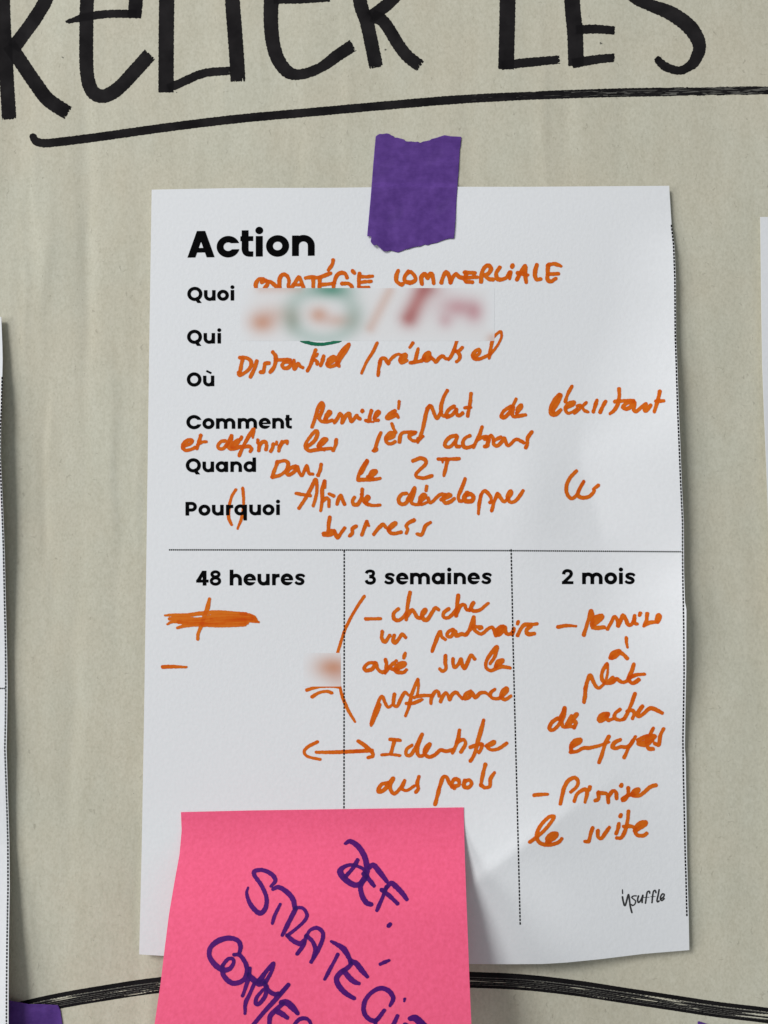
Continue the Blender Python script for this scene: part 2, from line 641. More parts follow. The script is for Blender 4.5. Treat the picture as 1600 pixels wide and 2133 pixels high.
kx = np.arange(-700, 2301, 5.0)
ky = np.arange(-600, 2801, 10.0)
KU, KV = np.meshgrid(kx, ky)
kraft = slab('kraft_paper', KU, KV, h_kraft(KU, KV), 0.12, M_KRAFT, (0, 0, 0))
tag(kraft, 'large rippled grey brown kraft paper covering the wall, lettered in black brush marker', 'paper')

Z0 = FR(0, 0, 2)
Z1 = FR(800, 0, 2)
# black brush lettering RELIER LES (its upper half is out of the picture)
HW = 29
r0 = np.random.default_rng(12)


def head(strokes, **k):
    gp = []
    for p_, w_ in strokes:
        p_ = np.array(p_, float)
        wa = np.full(len(p_), float(w_)) if np.isscalar(w_) else np.array(w_, float)
        for e0, e1, we in ((p_[0], p_[1], wa[0]), (p_[-1], p_[-2], wa[-1])):
            near = [np.min(np.hypot(*(smooth(o_p, o_w)[0] - e0).T)) for o_p, o_w in strokes if o_p is not strokes[0] and not np.array_equal(np.array(o_p, float), p_)]
            if near and min(near) < 34:
                continue
            d = (e1 - e0) / np.hypot(*(e1 - e0))
            nn = np.array([-d[1], d[0]])
            for _i in range(int(we / 2.6)):
                o_ = e0 + nn * r0.uniform(-we / 2, we / 2) - d * 3
                gp.append(([tuple(o_), tuple(o_ + d * r0.uniform(4, 11))], [r0.uniform(0.8, 3.0), 0.1]))
    return ink('brush_letter', strokes, h_kraft, M_MARK, kraft, lift=0.03, g=1.5, edge=0.9, flat=True, base_layer=0.2, gaps=gp, **k)


def shift(f, pts):
    return f(*pts)


head(segs(Z0, HW, (30, (4, -380), (10, -60), (18, 150), (38, 498)),
          (29, (0, -370), (150, -380), (240, -260), (240, -120), (195, -10), (150, 70), (56, 200)),
          (30, (38, 185), (95, 270), (150, 350), (200, 415), (285, 472))))
head(segs(Z0, HW, (29, (560, 75), (566, -30), (550, -150), (470, -190), (390, -140), (365, -20), (360, 120), (362, 300), (385, 380), (432, 400), (490, 370), (560, 298), (625, 225)),
          ([7, 17, 17, 18], (275, 93), (350, 72), (450, 58), (570, 58))))
head(segs(Z0, HW, (32, (698, -380), (695, -20), (693, 150), (692, 385)),
          ([18, 18, 18, 17], (700, 368), (760, 342), (850, 305), (962, 294))))
head(segs(Z0, HW, (31, (966, -380), (968, -20), (980, 150), (992, 340))))
head(segs(Z0, HW, ([31, 31, 30, 29, 27, 22, 21, 25, 26, 26], (1140, -300), (1130, -20), (1130, 120), (1150, 228), (1195, 296), (1250, 310), (1330, 284), (1400, 236), (1440, 208), (1472, 188)),
          ([10, 10, 9], (1140, 5), (1250, 5), (1375, -3)), (26, (1140, -300), (1380, -320))))
head(segs(Z0, HW, (29, (1470, -360), (1496, -20), (1530, 100), (1568, 282)),
          (26, (1480, -350), (1640, -360), (1720, -230), (1700, -90), (1632, 0), (1545, 72)),
          (26, (1550, 65), (1600, 92), (1660, 186), (1700, 236), (1752, 276))))
head(segs(Z1, HW, (33, (516, -360), (515, -20), (512, 150), (508, 288)), ([19, 19, 17], (490, 272), (620, 258), (732, 248))))
head(segs(Z1, HW, (33, (770, -360), (782, -20), (795, 130), (800, 275)),
          ([19, 19, 17], (800, 124), (880, 121), (962, 127)), ([20, 19, 17], (785, 265), (880, 248), (962, 240)),
          (19, (770, -340), (960, -350))))
head(segs(Z1, HW, ([22, 20, 11, 13, 18, 25, 31, 32, 28, 24, 19, 17, 19, 15], (1270, -330), (1080, -330), (960, -200), (985, -70), (1040, -5), (1110, 22), (1200, 58), (1278, 118), (1314, 190), (1294, 254), (1262, 282), (1226, 294), (1170, 276), (1132, 240))))
# underline, going dry towards the right
under = Z0((138, 570), (150, 588), (180, 596), (230, 593), (400, 572), (700, 530), (1000, 494), (1300, 467), (1600, 440)) \
    + Z1((300, 415), (600, 399), (900, 388), (1200, 382), (1700, 375))
uw = [15, 17, 18, 18, 18, 18, 18, 18, 18, 18, 17, 18, 18, 18]
gaps = []
r_ = np.random.default_rng(21)
ua = np.array(under)
for k in range(140):
    x = 890 + 730 * r_.beta(2.6, 1.25)
    y = np.interp(x, ua[:, 0], ua[:, 1])
    off = r_.uniform(-8.5, 5.5) if x < 1350 else r_.uniform(-9, 9)
    L = r_.uniform(12, 60)
    y2 = np.interp(x + L, ua[:, 0], ua[:, 1])
    gw = r_.uniform(0.6, 1.3) + (0.6 if x > 1380 else 0)
    gaps.append(([(x, y + off), (x + L / 2, (y + y2) / 2 + off + r_.uniform(-.3, .3)), (x + L, y2 + off)], [0.1, gw, 0.1]))
o = ink('underline', [(under, uw)], h_kraft, M_MARK, kraft, lift=0.03, g=1.0, edge=0.6, gaps=gaps, base_layer=0.25)
o['label'] = 'long black brush underline running dry towards its right end'

ink('brush_streak', [(under[8:], [9, 11, 15, 16, 16, 16])], h_kraft, M_DRY, kraft, lift=0.012, g=1.5, edge=0.7, base_layer=0.2)

# big drawn arc at the bottom: one solid edge and many dry parallel bristle lines
arc_c = [(-120, 2125), (0, 2098), (60, 2083), (120, 2070), (200, 2056), (330, 2037), (480, 2026), (650, 2021), (820, 2021), (976, 2026),
         (1090, 2031), (1200, 2043), (1300, 2058), (1400, 2073), (1500, 2088), (1600, 2100), (1750, 2121)]


def offs(pts, d):
    a = np.array(pts, float)
    t = np.gradient(a, axis=0)
    n = np.stack([-t[:, 1], t[:, 0]], 1)
    n /= np.hypot(*n.T)[:, None]
    return [tuple(q) for q in a + n * d]


bristle = [(offs(arc_c, 3.6), 10.0), (offs(arc_c, 12.2), 3.4), (offs(arc_c, 16.2), 2.5), (offs(arc_c, 19.8), 2.5), (offs(arc_c, 23.2), 2.3),
           (offs(arc_c, 26.4), 2.0), (offs(arc_c, 29.6), 4.0)]
g2 = []
for k in range(46):
    x = r_.uniform(40, 1640)
    a = np.array(offs(arc_c, r_.uniform(10, 27)))
    L = r_.uniform(25, 110)
    q = [(xx, np.interp(xx, a[:, 0], a[:, 1])) for xx in (x, x + L / 2, x + L)]
    g2.append((q, [0.1, r_.uniform(0.8, 1.8), 0.1]))
o = ink('drawn_arc', bristle, h_kraft, M_MARK, kraft, lift=0.03, g=0.9, edge=0.22, gaps=g2, base_layer=0.3)
o['label'] = 'wide curved black brush line with dry bristle streaks'
o = ink('brush_streak', [(offs(arc_c, 19), 21.0)], h_kraft, M_DRY, kraft, lift=0.012, g=1.5, edge=0.8,
        gaps=[(q, [a_ * 1.5 for a_ in w_]) for q, w_ in g2[:80]], base_layer=0.12)

# ------------------------------------------------------------------ main sheet
left = [(316, 395), (311, 720), (305, 1160), (300, 1500), (295, 1780), (290, 1988)]
right = [(1394, 387), (1399, 468), (1405, 510), (1408, 580), (1408.5, 700), (1411, 760), (1414, 850), (1417, 920), (1420.5, 1010), (1424.5, 1090),
         (1425, 1190), (1427, 1255), (1430, 1268), (1429.5, 1400), (1428, 1480), (1426.8, 1560), (1428.6, 1578), (1429, 1620), (1431.5, 1790),
         (1434.8, 1910), (1436, 1979)]
top = [(316, 395), (500, 391.5), (700, 391), (860, 389), (1100, 389), (1250, 388), (1394, 387)]
bottom = [(290, 1988), (340, 1991), (600, 2000), (850, 2006), (980, 2008), (1060, 2008.5), (1130, 2008), (1180, 2005), (1250, 1998), (1340, 1987),
          (1436, 1979)]
SU, SV = coons(left, right, top, bottom, 210, 300)
sheet_c = P(860.0, 1190.0, 0.7)
sheet = slab('worksheet', SU, SV, h_sheet(SU, SV), 0.1, M_SHEET, tuple(sheet_c))
tag(sheet, 'white printed action sheet filled in with orange handwriting, under the purple tape', 'worksheet',
    'printed action sheets on the kraft paper')

# --- printed words: geometric bold sans drawn from strokes (units of the cap height)
W_ = 0.245


def ring(cx, cy, rx, ry, a0=0, a1=360, n=36):
    t = np.radians(np.linspace(a0, a1, n))
    return [(cx + rx * math.cos(k), cy + ry * math.sin(k)) for k in t]


def bx(x0, y0, x1, y1):      # filled box as a flat stroke
    if (x1 - x0) >= (y1 - y0):
        return ([(x0, (y0 + y1) / 2), (x1, (y0 + y1) / 2)], y1 - y0)
    return ([((x0 + x1) / 2, y0), ((x0 + x1) / 2, y1)], x1 - x0)


O_SM = (ring(0.41, 0.39, 0.29, 0.285), W_)
O_BIG = (ring(0.53, 0.5, 0.405, 0.4), W_)
XH = 0.775
GL = {
    'A': (0.97, [([(0.12, -0.06), (0.50, 1.06)], 0.27), ([(0.85, -0.06), (0.47, 1.06)], 0.27), bx(0.22, 0.185, 0.75, 0.36)], [], (0, 1)),
    'c': (0.77, [O_SM], [(0.46, 0.29, 1.2, 0.52)], None),
    't': (0.46, [([(0.17, 1.0), (0.17, 0.3)], W_), ([(0.17, 0.42), (0.17, 0.27), (0.21, 0.155), (0.31, 0.105), (0.46, 0.10)], [W_, W_, 0.23, 0.205, 0.2]), bx(0.0, 0.59, 0.46, 0.775)], [], None),
    'i': (0.28, [bx(0.015, 0, 0.265, XH), ([(0.14, 0.985), (0.141, 0.985)], 0.28)], [], 'dot'),
    'o': (0.82, [O_SM], [], None),
    'n': (0.81, [bx(0, 0, W_, XH), (ring(0.405, 0.385, 0.283, 0.283, 180, 0, 24) + [(0.688, 0.0)], W_)], [], None),
    'm': (1.33, [bx(0, 0, W_, XH), (ring(0.39, 0.40, 0.27, 0.268, 180, 0, 24) + [(0.66, 0.0)], W_),
                 (ring(0.93, 0.40, 0.27, 0.268, 180, 0, 24) + [(1.20, 0.0)], W_)], [], None),
    'u': (0.81, [bx(0.81 - W_, 0, 0.81, XH), ([(0.122, XH)] + ring(0.405, 0.385, 0.283, 0.283, 180, 360, 24), W_)], [], None),
    'a': (0.87, [O_SM, bx(0.87 - W_, 0, 0.87, XH)], [], None),
    'd': (0.87, [O_SM, bx(0.87 - W_, 0, 0.87, 1.06)], [], None),
    'q': (0.87, [O_SM, bx(0.87 - W_, -0.38, 0.87, XH)], [], None),
    'h': (0.81, [bx(0, 0, W_, 1.06), (ring(0.405, 0.385, 0.283, 0.283, 180, 0, 24) + [(0.688, 0.0)], W_)], [], None),
    'e': (0.82, [O_SM, bx(0.2, 0.325, 0.76, 0.455)], [(0.44, 0.22, 1.2, 0.325)], None),
    'r': (0.50, [bx(0, 0, W_, XH), ([(0.122, 0.36), (0.17, 0.53), (0.29, 0.63), (0.50, 0.655)], [0.22, 0.23, 0.24, 0.245])], [], None),
    's': (0.67, [([(0.64, 0.555), (0.54, 0.655), (0.36, 0.69), (0.20, 0.65), (0.145, 0.555), (0.21, 0.465), (0.36, 0.405), (0.48, 0.345), (0.535, 0.235),
                   (0.46, 0.125), (0.32, 0.09), (0.15, 0.125), (0.04, 0.225)],
                  [0.17, 0.185, 0.19, 0.2, 0.215, 0.22, 0.23, 0.22, 0.215, 0.2, 0.19, 0.185, 0.17])], [], None),
    'C': (1.0, [O_BIG], [(0.66, 0.34, 1.3, 0.66)], None),
    'Q': (1.06, [O_BIG, ([(0.58, 0.22), (0.93, -0.26)], 0.25)], [], (-0.17, 2)),
    'O': (1.06, [O_BIG], [], None),
    'P': (0.79, [bx(0, 0, W_ + 0.01, 1.0), ([(0.05, 0.885), (0.43, 0.885)] + ring(0.43, 0.645, 0.237, 0.24, 90, -90, 20) + [(0.43, 0.405), (0.05, 0.405)], 0.235)], [], None),
    '4': (0.84, [bx(0.45, 0, 0.70, 1.0), bx(0.02, 0.2, 0.84, 0.40), ([(0.10, 0.24), (0.60, 1.08)], 0.23)], [], (0, 1)),
    '8': (0.76, [(ring(0.38, 0.755, 0.235, 0.17), 0.2), (ring(0.38, 0.30, 0.275, 0.21), 0.205)], [], None),
    '3': (0.74, [([(0.10, 0.74), (0.17, 0.86), (0.36, 0.905), (0.55, 0.85), (0.575, 0.70), (0.48, 0.575), (0.30, 0.545)], 0.2),
                 ([(0.30, 0.52), (0.50, 0.49), (0.63, 0.37), (0.61, 0.20), (0.47, 0.10), (0.33, 0.09), (0.17, 0.14), (0.09, 0.29)], 0.21)], [], None),
    '2': (0.74, [([(0.11, 0.66), (0.14, 0.80), (0.25, 0.89), (0.40, 0.905), (0.55, 0.84), (0.60, 0.70), (0.54, 0.55), (0.40, 0.40), (0.24, 0.24), (0.10, 0.10)], 0.215),
                 bx(0.0, 0, 0.74, 0.2)], [], (0, 2)),
    'ù': (0.81, [bx(0.81 - W_, 0, 0.81, XH), ([(0.122, XH)] + ring(0.405, 0.385, 0.283, 0.283, 180, 360, 24), W_),
                 ([(0.24, 1.125), (0.60, 0.94)], 0.15)], [], None),
}


def printed(text, u0, u1, v0, v1, H, surf=h_sheet, parent=None, g=0.7, name='printed_word', material=None, lift=0.05):
    gap = {' ': 0.0}
    x = 0.0
    place = []
    for i, ch in enumerate(text):
        if ch == ' ':
            x += 0.56
            continue
        place.append((ch, x))
        nxt = text[i + 1] if i + 1 < len(text) else ''
        rnd = 'ocequdQOC8s'
        gp = 0.155
        if ch in 'oceQOC8' or nxt in 'ocedqaQOC8s':
            gp = 0.105
        if ch in 'Art4' or nxt == 't':
            gp = 0.075
        x += GL[ch][0] + (gp if nxt not in ('', ' ') else 0)
    kx_ = (u1 - u0) / x
    sl = (v1 - v0) / (u1 - u0)
    us = np.arange(u0 - 3, u1 + 3, g)
    ys_ = np.arange(-0.5 * H, 1.3 * H, g)
    GX, GY = np.meshgrid((us - u0) / kx_, 1.3 - np.arange(0, 1.8 * H, g) / H)
    D = np.full(GX.shape, 1e3)
    x0, y0 = GX[0, 0], GY[0, 0]
    for ch, lx in place:
        wd, strokes, cuts, clip = GL[ch]
        d = np.full(GX.shape, 1e3)
        # local frame: scaled so a stroke keeps its weight
        U_, V_ = (GX - lx), GY
        i0 = max(0, int(((lx - 0.15) * kx_ + 3) / g)); i1 = min(GX.shape[1], int(((lx + wd + 0.15) * kx_ + 3) / g) + 2)
        for pts, ww in strokes:
            flat = True
            if clip == 'dot' and math.hypot(pts[1][0] - pts[0][0], pts[1][1] - pts[0][1]) < 0.01:
                flat = False
            pa = np.array(pts, float)
            if len(pa) > 2 and len(pa) < 18:
                pa, wa = smooth(pa, ww)
            else:
                wa = np.full(len(pa), ww)
            sub = (U_[:, i0:i1], -V_[:, i0:i1])
            closed = np.hypot(*(pa[0] - pa[-1])) < 1e-6
            pa2 = pa * [1, -1]
            ds = np.full(sub[0].shape, 1e3)
            arc = np.r_[0, np.cumsum(np.hypot(*np.diff(pa2, axis=0).T))]
            for k in range(len(pa2) - 1):
                a, b = pa2[k], pa2[k + 1]
                dd = b - a
                t = np.clip(((sub[0] - a[0]) * dd[0] + (sub[1] - a[1]) * dd[1]) / (dd @ dd + 1e-12), 0, 1)
                q = np.hypot(sub[0] - a[0] - t * dd[0], sub[1] - a[1] - t * dd[1]) - (wa[k] + (wa[k + 1] - wa[k]) * t) / 2
                if flat and not closed:
                    if arc[k] < wa[0] * 0.7:
                        e = (pa2[0] - pa2[1]) / np.hypot(*(pa2[0] - pa2[1]))
                        q = np.maximum(q, (sub[0] - pa2[0][0]) * e[0] + (sub[1] - pa2[0][1]) * e[1])
                    if arc[-1] - arc[k + 1] < wa[-1] * 0.7:
                        e = (pa2[-1] - pa2[-2]) / np.hypot(*(pa2[-1] - pa2[-2]))
                        q = np.maximum(q, (sub[0] - pa2[-1][0]) * e[0] + (sub[1] - pa2[-1][1]) * e[1])
                ds = np.minimum(ds, q)
            d[:, i0:i1] = np.minimum(d[:, i0:i1], ds)
        for (a0, b0, a1, b1) in cuts:
            q = np.maximum(np.maximum(a0 - U_, U_ - a1), np.maximum(b0 - V_, V_ - b1))
            d = np.maximum(d, -q)
        if isinstance(clip, tuple):
            d = np.maximum(d, np.maximum(clip[0] - V_, V_ - clip[1]))
        D = np.minimum(D, d)
    V2, faces = march(-D, 0, 0, 1)
    uu = us[0] + V2[:, 0] * g
    gy = 1.3 - V2[:, 1] * g / H
    vv = v0 + (uu - u0) * sl - gy * H
    return link_mesh(name, P(uu, vv, surf(uu, vv) + lift), faces, material or M_PRINT, parent or sheet,
                     attr=('layers', 'FLOAT', np.full(len(uu), 0.4)))


printed('Action', 390.5, 655.5, 536.6, 532.6, 55.2, name='printed_heading')
printed('Quoi', 390, 488.3, 626.4, 626.0, 28.4)
printed('Qui', 389.5, 460.8, 715.8, 715.5, 28.4)
printed('Où', 389, 446.4, 804.8, 804.4, 28.6)
printed('Comment', 388, 608, 893.6, 892.6, 28.6)
printed('Quand', 386.8, 533.3, 983.5, 983.0, 28.4)
printed('Pourquoi', 386.3, 583.3, 1074.0, 1072.8, 28.6)
printed('48 heures', 408, 635, 1219.8, 1218.8, 31, name='column_heading')
printed('3 semaines', 759.7, 1024, 1217.4, 1216.8, 31, name='column_heading')
printed('2 mois', 1170.5, 1323, 1216.8, 1216.8, 31, name='column_heading')


def dashes(name, pts, pitch, dash, width, surf, parent, lift=0.05):
    a = np.array(pts, float)
    s = np.r_[0, np.cumsum(np.hypot(*np.diff(a, axis=0).T))]
    V, Fc = [], []
    t = 0.0
    while t + dash <= s[-1]:
        q = []
        for tt in (t, t + dash):
            p = np.array([np.interp(tt, s, a[:, 0]), np.interp(tt, s, a[:, 1])])
            p2 = np.array([np.interp(tt + .5, s, a[:, 0]), np.interp(tt + .5, s, a[:, 1])])
            p1 = np.array([np.interp(tt - .5, s, a[:, 0]), np.interp(tt - .5, s, a[:, 1])])
            d = (p2 - p1) / (np.hypot(*(p2 - p1)) + 1e-9)
            n = np.array([-d[1], d[0]]) * width / 2
            q += [p + n, p - n]
        k = len(V)
        V += [q[0], q[1], q[3], q[2]]
        Fc.append([k, k + 1, k + 2, k + 3])
        t += pitch
    V = np.array(V)
    return link_mesh(name, P(V[:, 0], V[:, 1], surf(V[:, 0], V[:, 1]) + lift), Fc, M_PRINT, parent,
                     attr=('layers', 'FLOAT', np.full(len(V), 0.4)))


dashes('dotted_line', [(352, 1145.3), (716, 1145.7), (1065, 1147), (1422, 1149.3)], 4.0, 2.75, 3.0, h_sheet, sheet)
dashes('dashed_line', [(717, 1146), (717, 1300), (716.7, 1500), (716.5, 1692)], 7.4, 5.3, 2.9, h_sheet, sheet, 0.055)
dashes('dashed_line', [(1064.7, 1144), (1067, 1250), (1068.7, 1340), (1072.5, 1490), (1076.5, 1640), (1080, 1780), (1083.7, 1929)], 7.4, 5.3, 2.9, h_sheet, sheet, 0.055)
dashes('dashed_line', [(1398.6, 468), (1403, 510), (1405.7, 580), (1406.5, 700), (1408.7, 760), (1411.4, 850), (1414.4, 920), (1418, 1010), (1421.9, 1090),
                       (1421.8, 1150), (1422.3, 1200), (1424.2, 1300), (1425, 1400), (1423.8, 1480), (1422.5, 1540), (1423.6, 1615), (1427.6, 1790),
                       (1428.7, 1820), (1431, 1913)], 7.4, 5.4, 3.1, h_sheet, sheet, 0.055)

# --- orange handwriting
BLUR1 = (500, 600, 1030, 710)
BLUR2 = (632, 1360, 710, 1430)


def hand(f, w_, *lists, **k):
    return ink('handwritten_word', [(p_, np.array(q_) * 0.99 if not np.isscalar(q_) else q_ * 0.99) for p_, q_ in segs(f, w_, *lists)], h_sheet, M_ORANGE, sheet, lift=k.pop('lift', 0.06), **k)


A = FR(360, 440, 4)
hand(A, 8.5,
     ((697, 660), (690, 610), (715, 568), (752, 562)), ((742, 590), (775, 576), (792, 600), (764, 644), (752, 665)),
     ((775, 580), (820, 592), (855, 622), (890, 650)),
     ((890, 650), (888, 575), (905, 535), (935, 528), (960, 550), (968, 590), (962, 620), (972, 655)),
     ((980, 650), (1020, 592), (1048, 548), (1066, 575), (1092, 650)), (7, (1012, 612), (1082, 614)),
     ((1106, 556), (1160, 549), (1215, 552), (1312, 517)), ((1170, 555), (1170, 655)),
     ((1226, 550), (1222, 600), (1222, 655)), (8, (1224, 612), (1300, 606), (1345, 600)),
     ((1452, 555), (1437, 522), (1405, 512), (1370, 532), (1348, 580), (1336, 655)),
     ((1410, 603), (1460, 602), (1490, 625), (1494, 655)),
     (8, (1336, 407), (1327, 445), (1296, 490)), (9, (1497, 496), (1512, 514)),
     ((1556, 520), (1550, 570), (1550, 630)), (7.5, (1560, 544), (1615, 546), (1664, 540)), (7.5, (1565, 592), (1610, 586), (1652, 584)),
     (7, (1555, 636), (1632, 634)),
     cuts=[(480, 600, 1030, 720)])
B = FR(760, 520, 3.636)
hand(B, 9,
     ((252, 160), (238, 200), (240, 238), (272, 263), (288, 258)),
     ((330, 166), (303, 202), (304, 236), (342, 250), (380, 232), (378, 200), (350, 170), (332, 172)),
     ((432, 258), (428, 208), (456, 184), (474, 216), (490, 188), (510, 190), (522, 255)),
     ((580, 250), (590, 212), (614, 170), (638, 200), (648, 252)), ((648, 248), (665, 212), (690, 184), (714, 206), (742, 214)),
     ((758, 172), (832, 176)), ((766, 182), (764, 238), (814, 246)), ((768, 212), (852, 208)),
     ((880, 242), (885, 178), (908, 132), (938, 120), (955, 148), (932, 184), (908, 192), (940, 222), (970, 226)),
     ((1022, 134), (995, 178), (1006, 222), (1042, 224), (1076, 208), (1096, 170)), ((1102, 172), (1096, 218)), (9, (1119, 120), (1114, 132)),
     ((1152, 226), (1180, 172), (1214, 124), (1214, 180), (1222, 246)), ((1158, 176), (1234, 192)),
     ((1302, 115), (1288, 180), (1300, 226), (1332, 222)),
     (8.5, (1395, 112), (1440, 108), (1485, 124)), ((1387, 122), (1384, 182), (1384, 226), (1410, 240), (1446, 218)), (8, (1390, 186), (1466, 182)))
D = FR(480, 680, 5.333)
hand(D, 8.2,
     ((102, 345), (160, 345), (215, 370), (232, 420), (200, 480), (140, 525), (100, 542), (92, 510)), ((135, 360), (120, 430), (102, 520)),
     ((292, 385), (270, 460), (222, 560)), ((425, 407), (386, 412), (376, 450), (366, 502), (336, 508)),
     (8.8, (470, 285), (502, 330), (500, 400), (480, 458), (440, 508)), ((505, 372), (600, 370), (668, 368)),
     ((665, 392), (602, 397), (574, 430), (592, 460), (640, 458), (680, 412)),
     ((706, 378), (706, 430), (712, 470), (752, 412), (772, 440), (802, 456)),
     ((946, 262), (922, 330), (892, 420), (856, 490)), (6, (968, 306), (952, 330)), ((930, 366), (962, 392), (962, 420)),
     (8.5, (1036, 330), (1022, 380), (1002, 432)),
     ((1080, 422), (1090, 372), (1142, 336), (1160, 360), (1112, 400), (1070, 412), (1092, 445), (1150, 436), (1200, 400)),
     ((1180, 425), (1200, 342), (1250, 260), (1316, 198), (1290, 262), (1224, 355), (1196, 408), (1206, 442)))
E = FR(740, 670, 5)
hand(E, 7.6, (7, (228, 222), (180, 320), (112, 430), (66, 537)))
hand(E, 7.8,
     ((266, 400), (246, 480), (238, 558)), ((252, 430), (272, 386), (310, 384), (330, 420), (345, 438), (355, 425)),
     (7, (335, 432), (390, 370), (440, 340), (482, 348)),
     (8.2, (470, 398), (520, 372), (526, 342), (490, 350), (468, 394), (482, 425), (535, 405)),
     (7.5, (600, 222), (568, 268)), ((655, 284), (640, 340), (626, 398), (602, 424), (575, 428)),
     (8, (590, 428), (680, 410), (720, 388)), (8.5, (715, 385), (768, 350), (768, 322), (730, 344), (714, 384), (742, 410), (792, 376)),
     ((790, 368), (818, 398), (840, 418), (872, 380), (908, 358), (938, 382), (976, 388)),
     ((1060, 190), (1030, 290), (992, 370), (970, 396)), (7, (1116, 268), (1082, 302), (1046, 308)), ((1050, 305), (1086, 342), (1084, 388), (1054, 416)),
     (8.2, (1236, 368), (1290, 332), (1292, 290), (1250, 308), (1224, 352), (1246, 386), (1300, 386), (1370, 356), (1410, 332)),
     ((1430, 190), (1410, 280), (1400, 340), (1395, 382)), (6, (1440, 165), (1475, 125), (1515, 104), (1522, 160), (1492, 230), (1440, 302), (1402, 345)),
     cuts=[BLUR1])
R = FR(620, 810, 4)
hand(R, 8.4,
     ((120, 318), (148, 235), (170, 160), (198, 118), (212, 142), (198, 195), (180, 240), (192, 266), (232, 276), (288, 262)),
     (9, (228, 248), (268, 206), (262, 190), (240, 220), (236, 256)),
     ((308, 278), (335, 240), (354, 206), (374, 236), (370, 282), (400, 226), (428, 206), (436, 240), (448, 272), (470, 250), (492, 222), (502, 238), (518, 250)),
     (8.5, (541, 180), (537, 188)),
     ((614, 182), (601, 230), (594, 266), (568, 264)), (5, (594, 272), (630, 275)), (7, (638, 244), (680, 202), (668, 184), (644, 214), (641, 256), (672, 262)))
hand(R, 8.2, (9.5, (808, 186), (770, 206), (744, 236), (756, 244), (800, 222), (818, 212), (838, 236)), (7, (846, 105), (840, 164)))
hand(R, 8.2,
     ((1100, 140), (1076, 182), (1056, 270), (1036, 355), (1006, 432)), ((1080, 165), (1108, 142), (1130, 185), (1150, 236), (1166, 242), (1196, 190)),
     ((1246, 14), (1216, 72), (1196, 140), (1196, 200), (1218, 226), (1255, 222)),
     ((1302, 146), (1262, 170), (1236, 212), (1246, 236), (1290, 214), (1322, 172)), ((1322, 172), (1326, 210), (1350, 222), (1374, 202)),
     (8, (1444, 40), (1436, 120), (1416, 226)), (7.5, (1394, 158), (1442, 154)))
X = FR(1010, 790, 4)
hand(X, 8.2,
     ((216, 226), (160, 262), (136, 306), (160, 318), (202, 280), (232, 222), (260, 164)), (8, (238, 230), (228, 290), (246, 312), (300, 302), (340, 297)),
     (8, (265, 280), (302, 232), (302, 214), (276, 242), (266, 290)))
hand(X, 8.4,
     (9.5, (622, 130), (580, 172), (550, 240), (554, 285), (590, 292), (632, 256)), (10, (628, 135), (606, 195), (566, 252), (572, 275)),
     (7.6, (726, 58), (692, 120), (670, 186)),
     (7.6, (682, 238), (736, 212), (742, 190), (702, 200), (670, 240), (688, 280), (728, 274), (768, 244)),
     (7.2, (770, 222), (800, 220), (828, 258), (860, 272)), (7, (844, 194), (800, 236), (746, 284)),
     ((934, 176), (922, 212), (904, 270)), ((1006, 184), (984, 222), (960, 275)),
     ((1118, 80), (1120, 140), (1106, 210), (1076, 260), (1044, 286)), ((1085, 186), (1160, 180), (1240, 178)),
     (8.8, (1240, 186), (1182, 200), (1150, 230), (1182, 246), (1222, 224), (1246, 196), (1240, 250), (1262, 266), (1312, 226), (1342, 206), (1330, 250), (1346, 260), (1380, 218)),
     ((1458, 102), (1442, 170), (1412, 270)), (8, (1424, 182), (1492, 180)))
Q = FR(360, 760, 5)
hand(Q, 8,
     ((118, 845), (180, 822), (202, 788), (160, 784), (114, 820), (105, 866), (140, 890), (192, 880), (236, 856)),
     (8, (290, 735), (276, 790), (250, 870)), (7, (255, 832), (300, 806), (347, 800)))
hand(Q, 8,
     ((545, 790), (502, 800), (470, 840), (480, 870), (522, 872), (572, 820), (610, 738), (604, 795), (584, 840), (592, 870), (642, 872), (702, 850)),
     (8.5, (555, 840), (612, 760)), (8.5, (615, 856), (672, 812), (682, 782), (642, 810), (624, 850), (652, 868)), (8, (716, 750), (704, 776)),
     (8, (836, 670), (792, 740), (742, 830), (700, 920), (692, 948)), (6, (848, 670), (832, 760)), ((742, 856), (790, 848), (820, 872), (806, 902)),
     (7, (886, 782), (881, 812)), ((895, 894), (902, 840), (930, 806), (965, 800), (976, 840), (970, 882)),
     ((1046, 826), (1036, 870), (1020, 898)), (6, (1081, 800), (1078, 828)),
     ((1138, 802), (1112, 850), (1104, 898)), ((1118, 842), (1150, 806), (1186, 798), (1190, 822)), lift=0.065)
hand(R, 8,
     (8, (85, 478), (140, 432), (166, 372), (150, 350), (110, 390), (70, 450), (66, 492), (102, 516), (162, 506), (282, 496)),
     (8, (172, 478), (216, 450), (242, 420), (214, 418), (180, 460), (182, 492), (222, 506)), (8, (322, 424), (315, 470), (296, 512)))
hand(R, 8,
     (7.6, (693, 366), (666, 430), (646, 496), (628, 514)), (8, (655, 500), (652, 512), (628, 516)),
     (8.4, (736, 420), (790, 402), (802, 374), (770, 368), (735, 410), (746, 450), (782, 456), (812, 440)), (7, (785, 290), (800, 332), (820, 366)),
     ((848, 442), (856, 390), (880, 364), (930, 360), (982, 362)), ((976, 368), (936, 386), (930, 406), (962, 432), (1002, 428), (1042, 395)), (7, (1002, 415), (1001, 446)),
     lift=0.065)
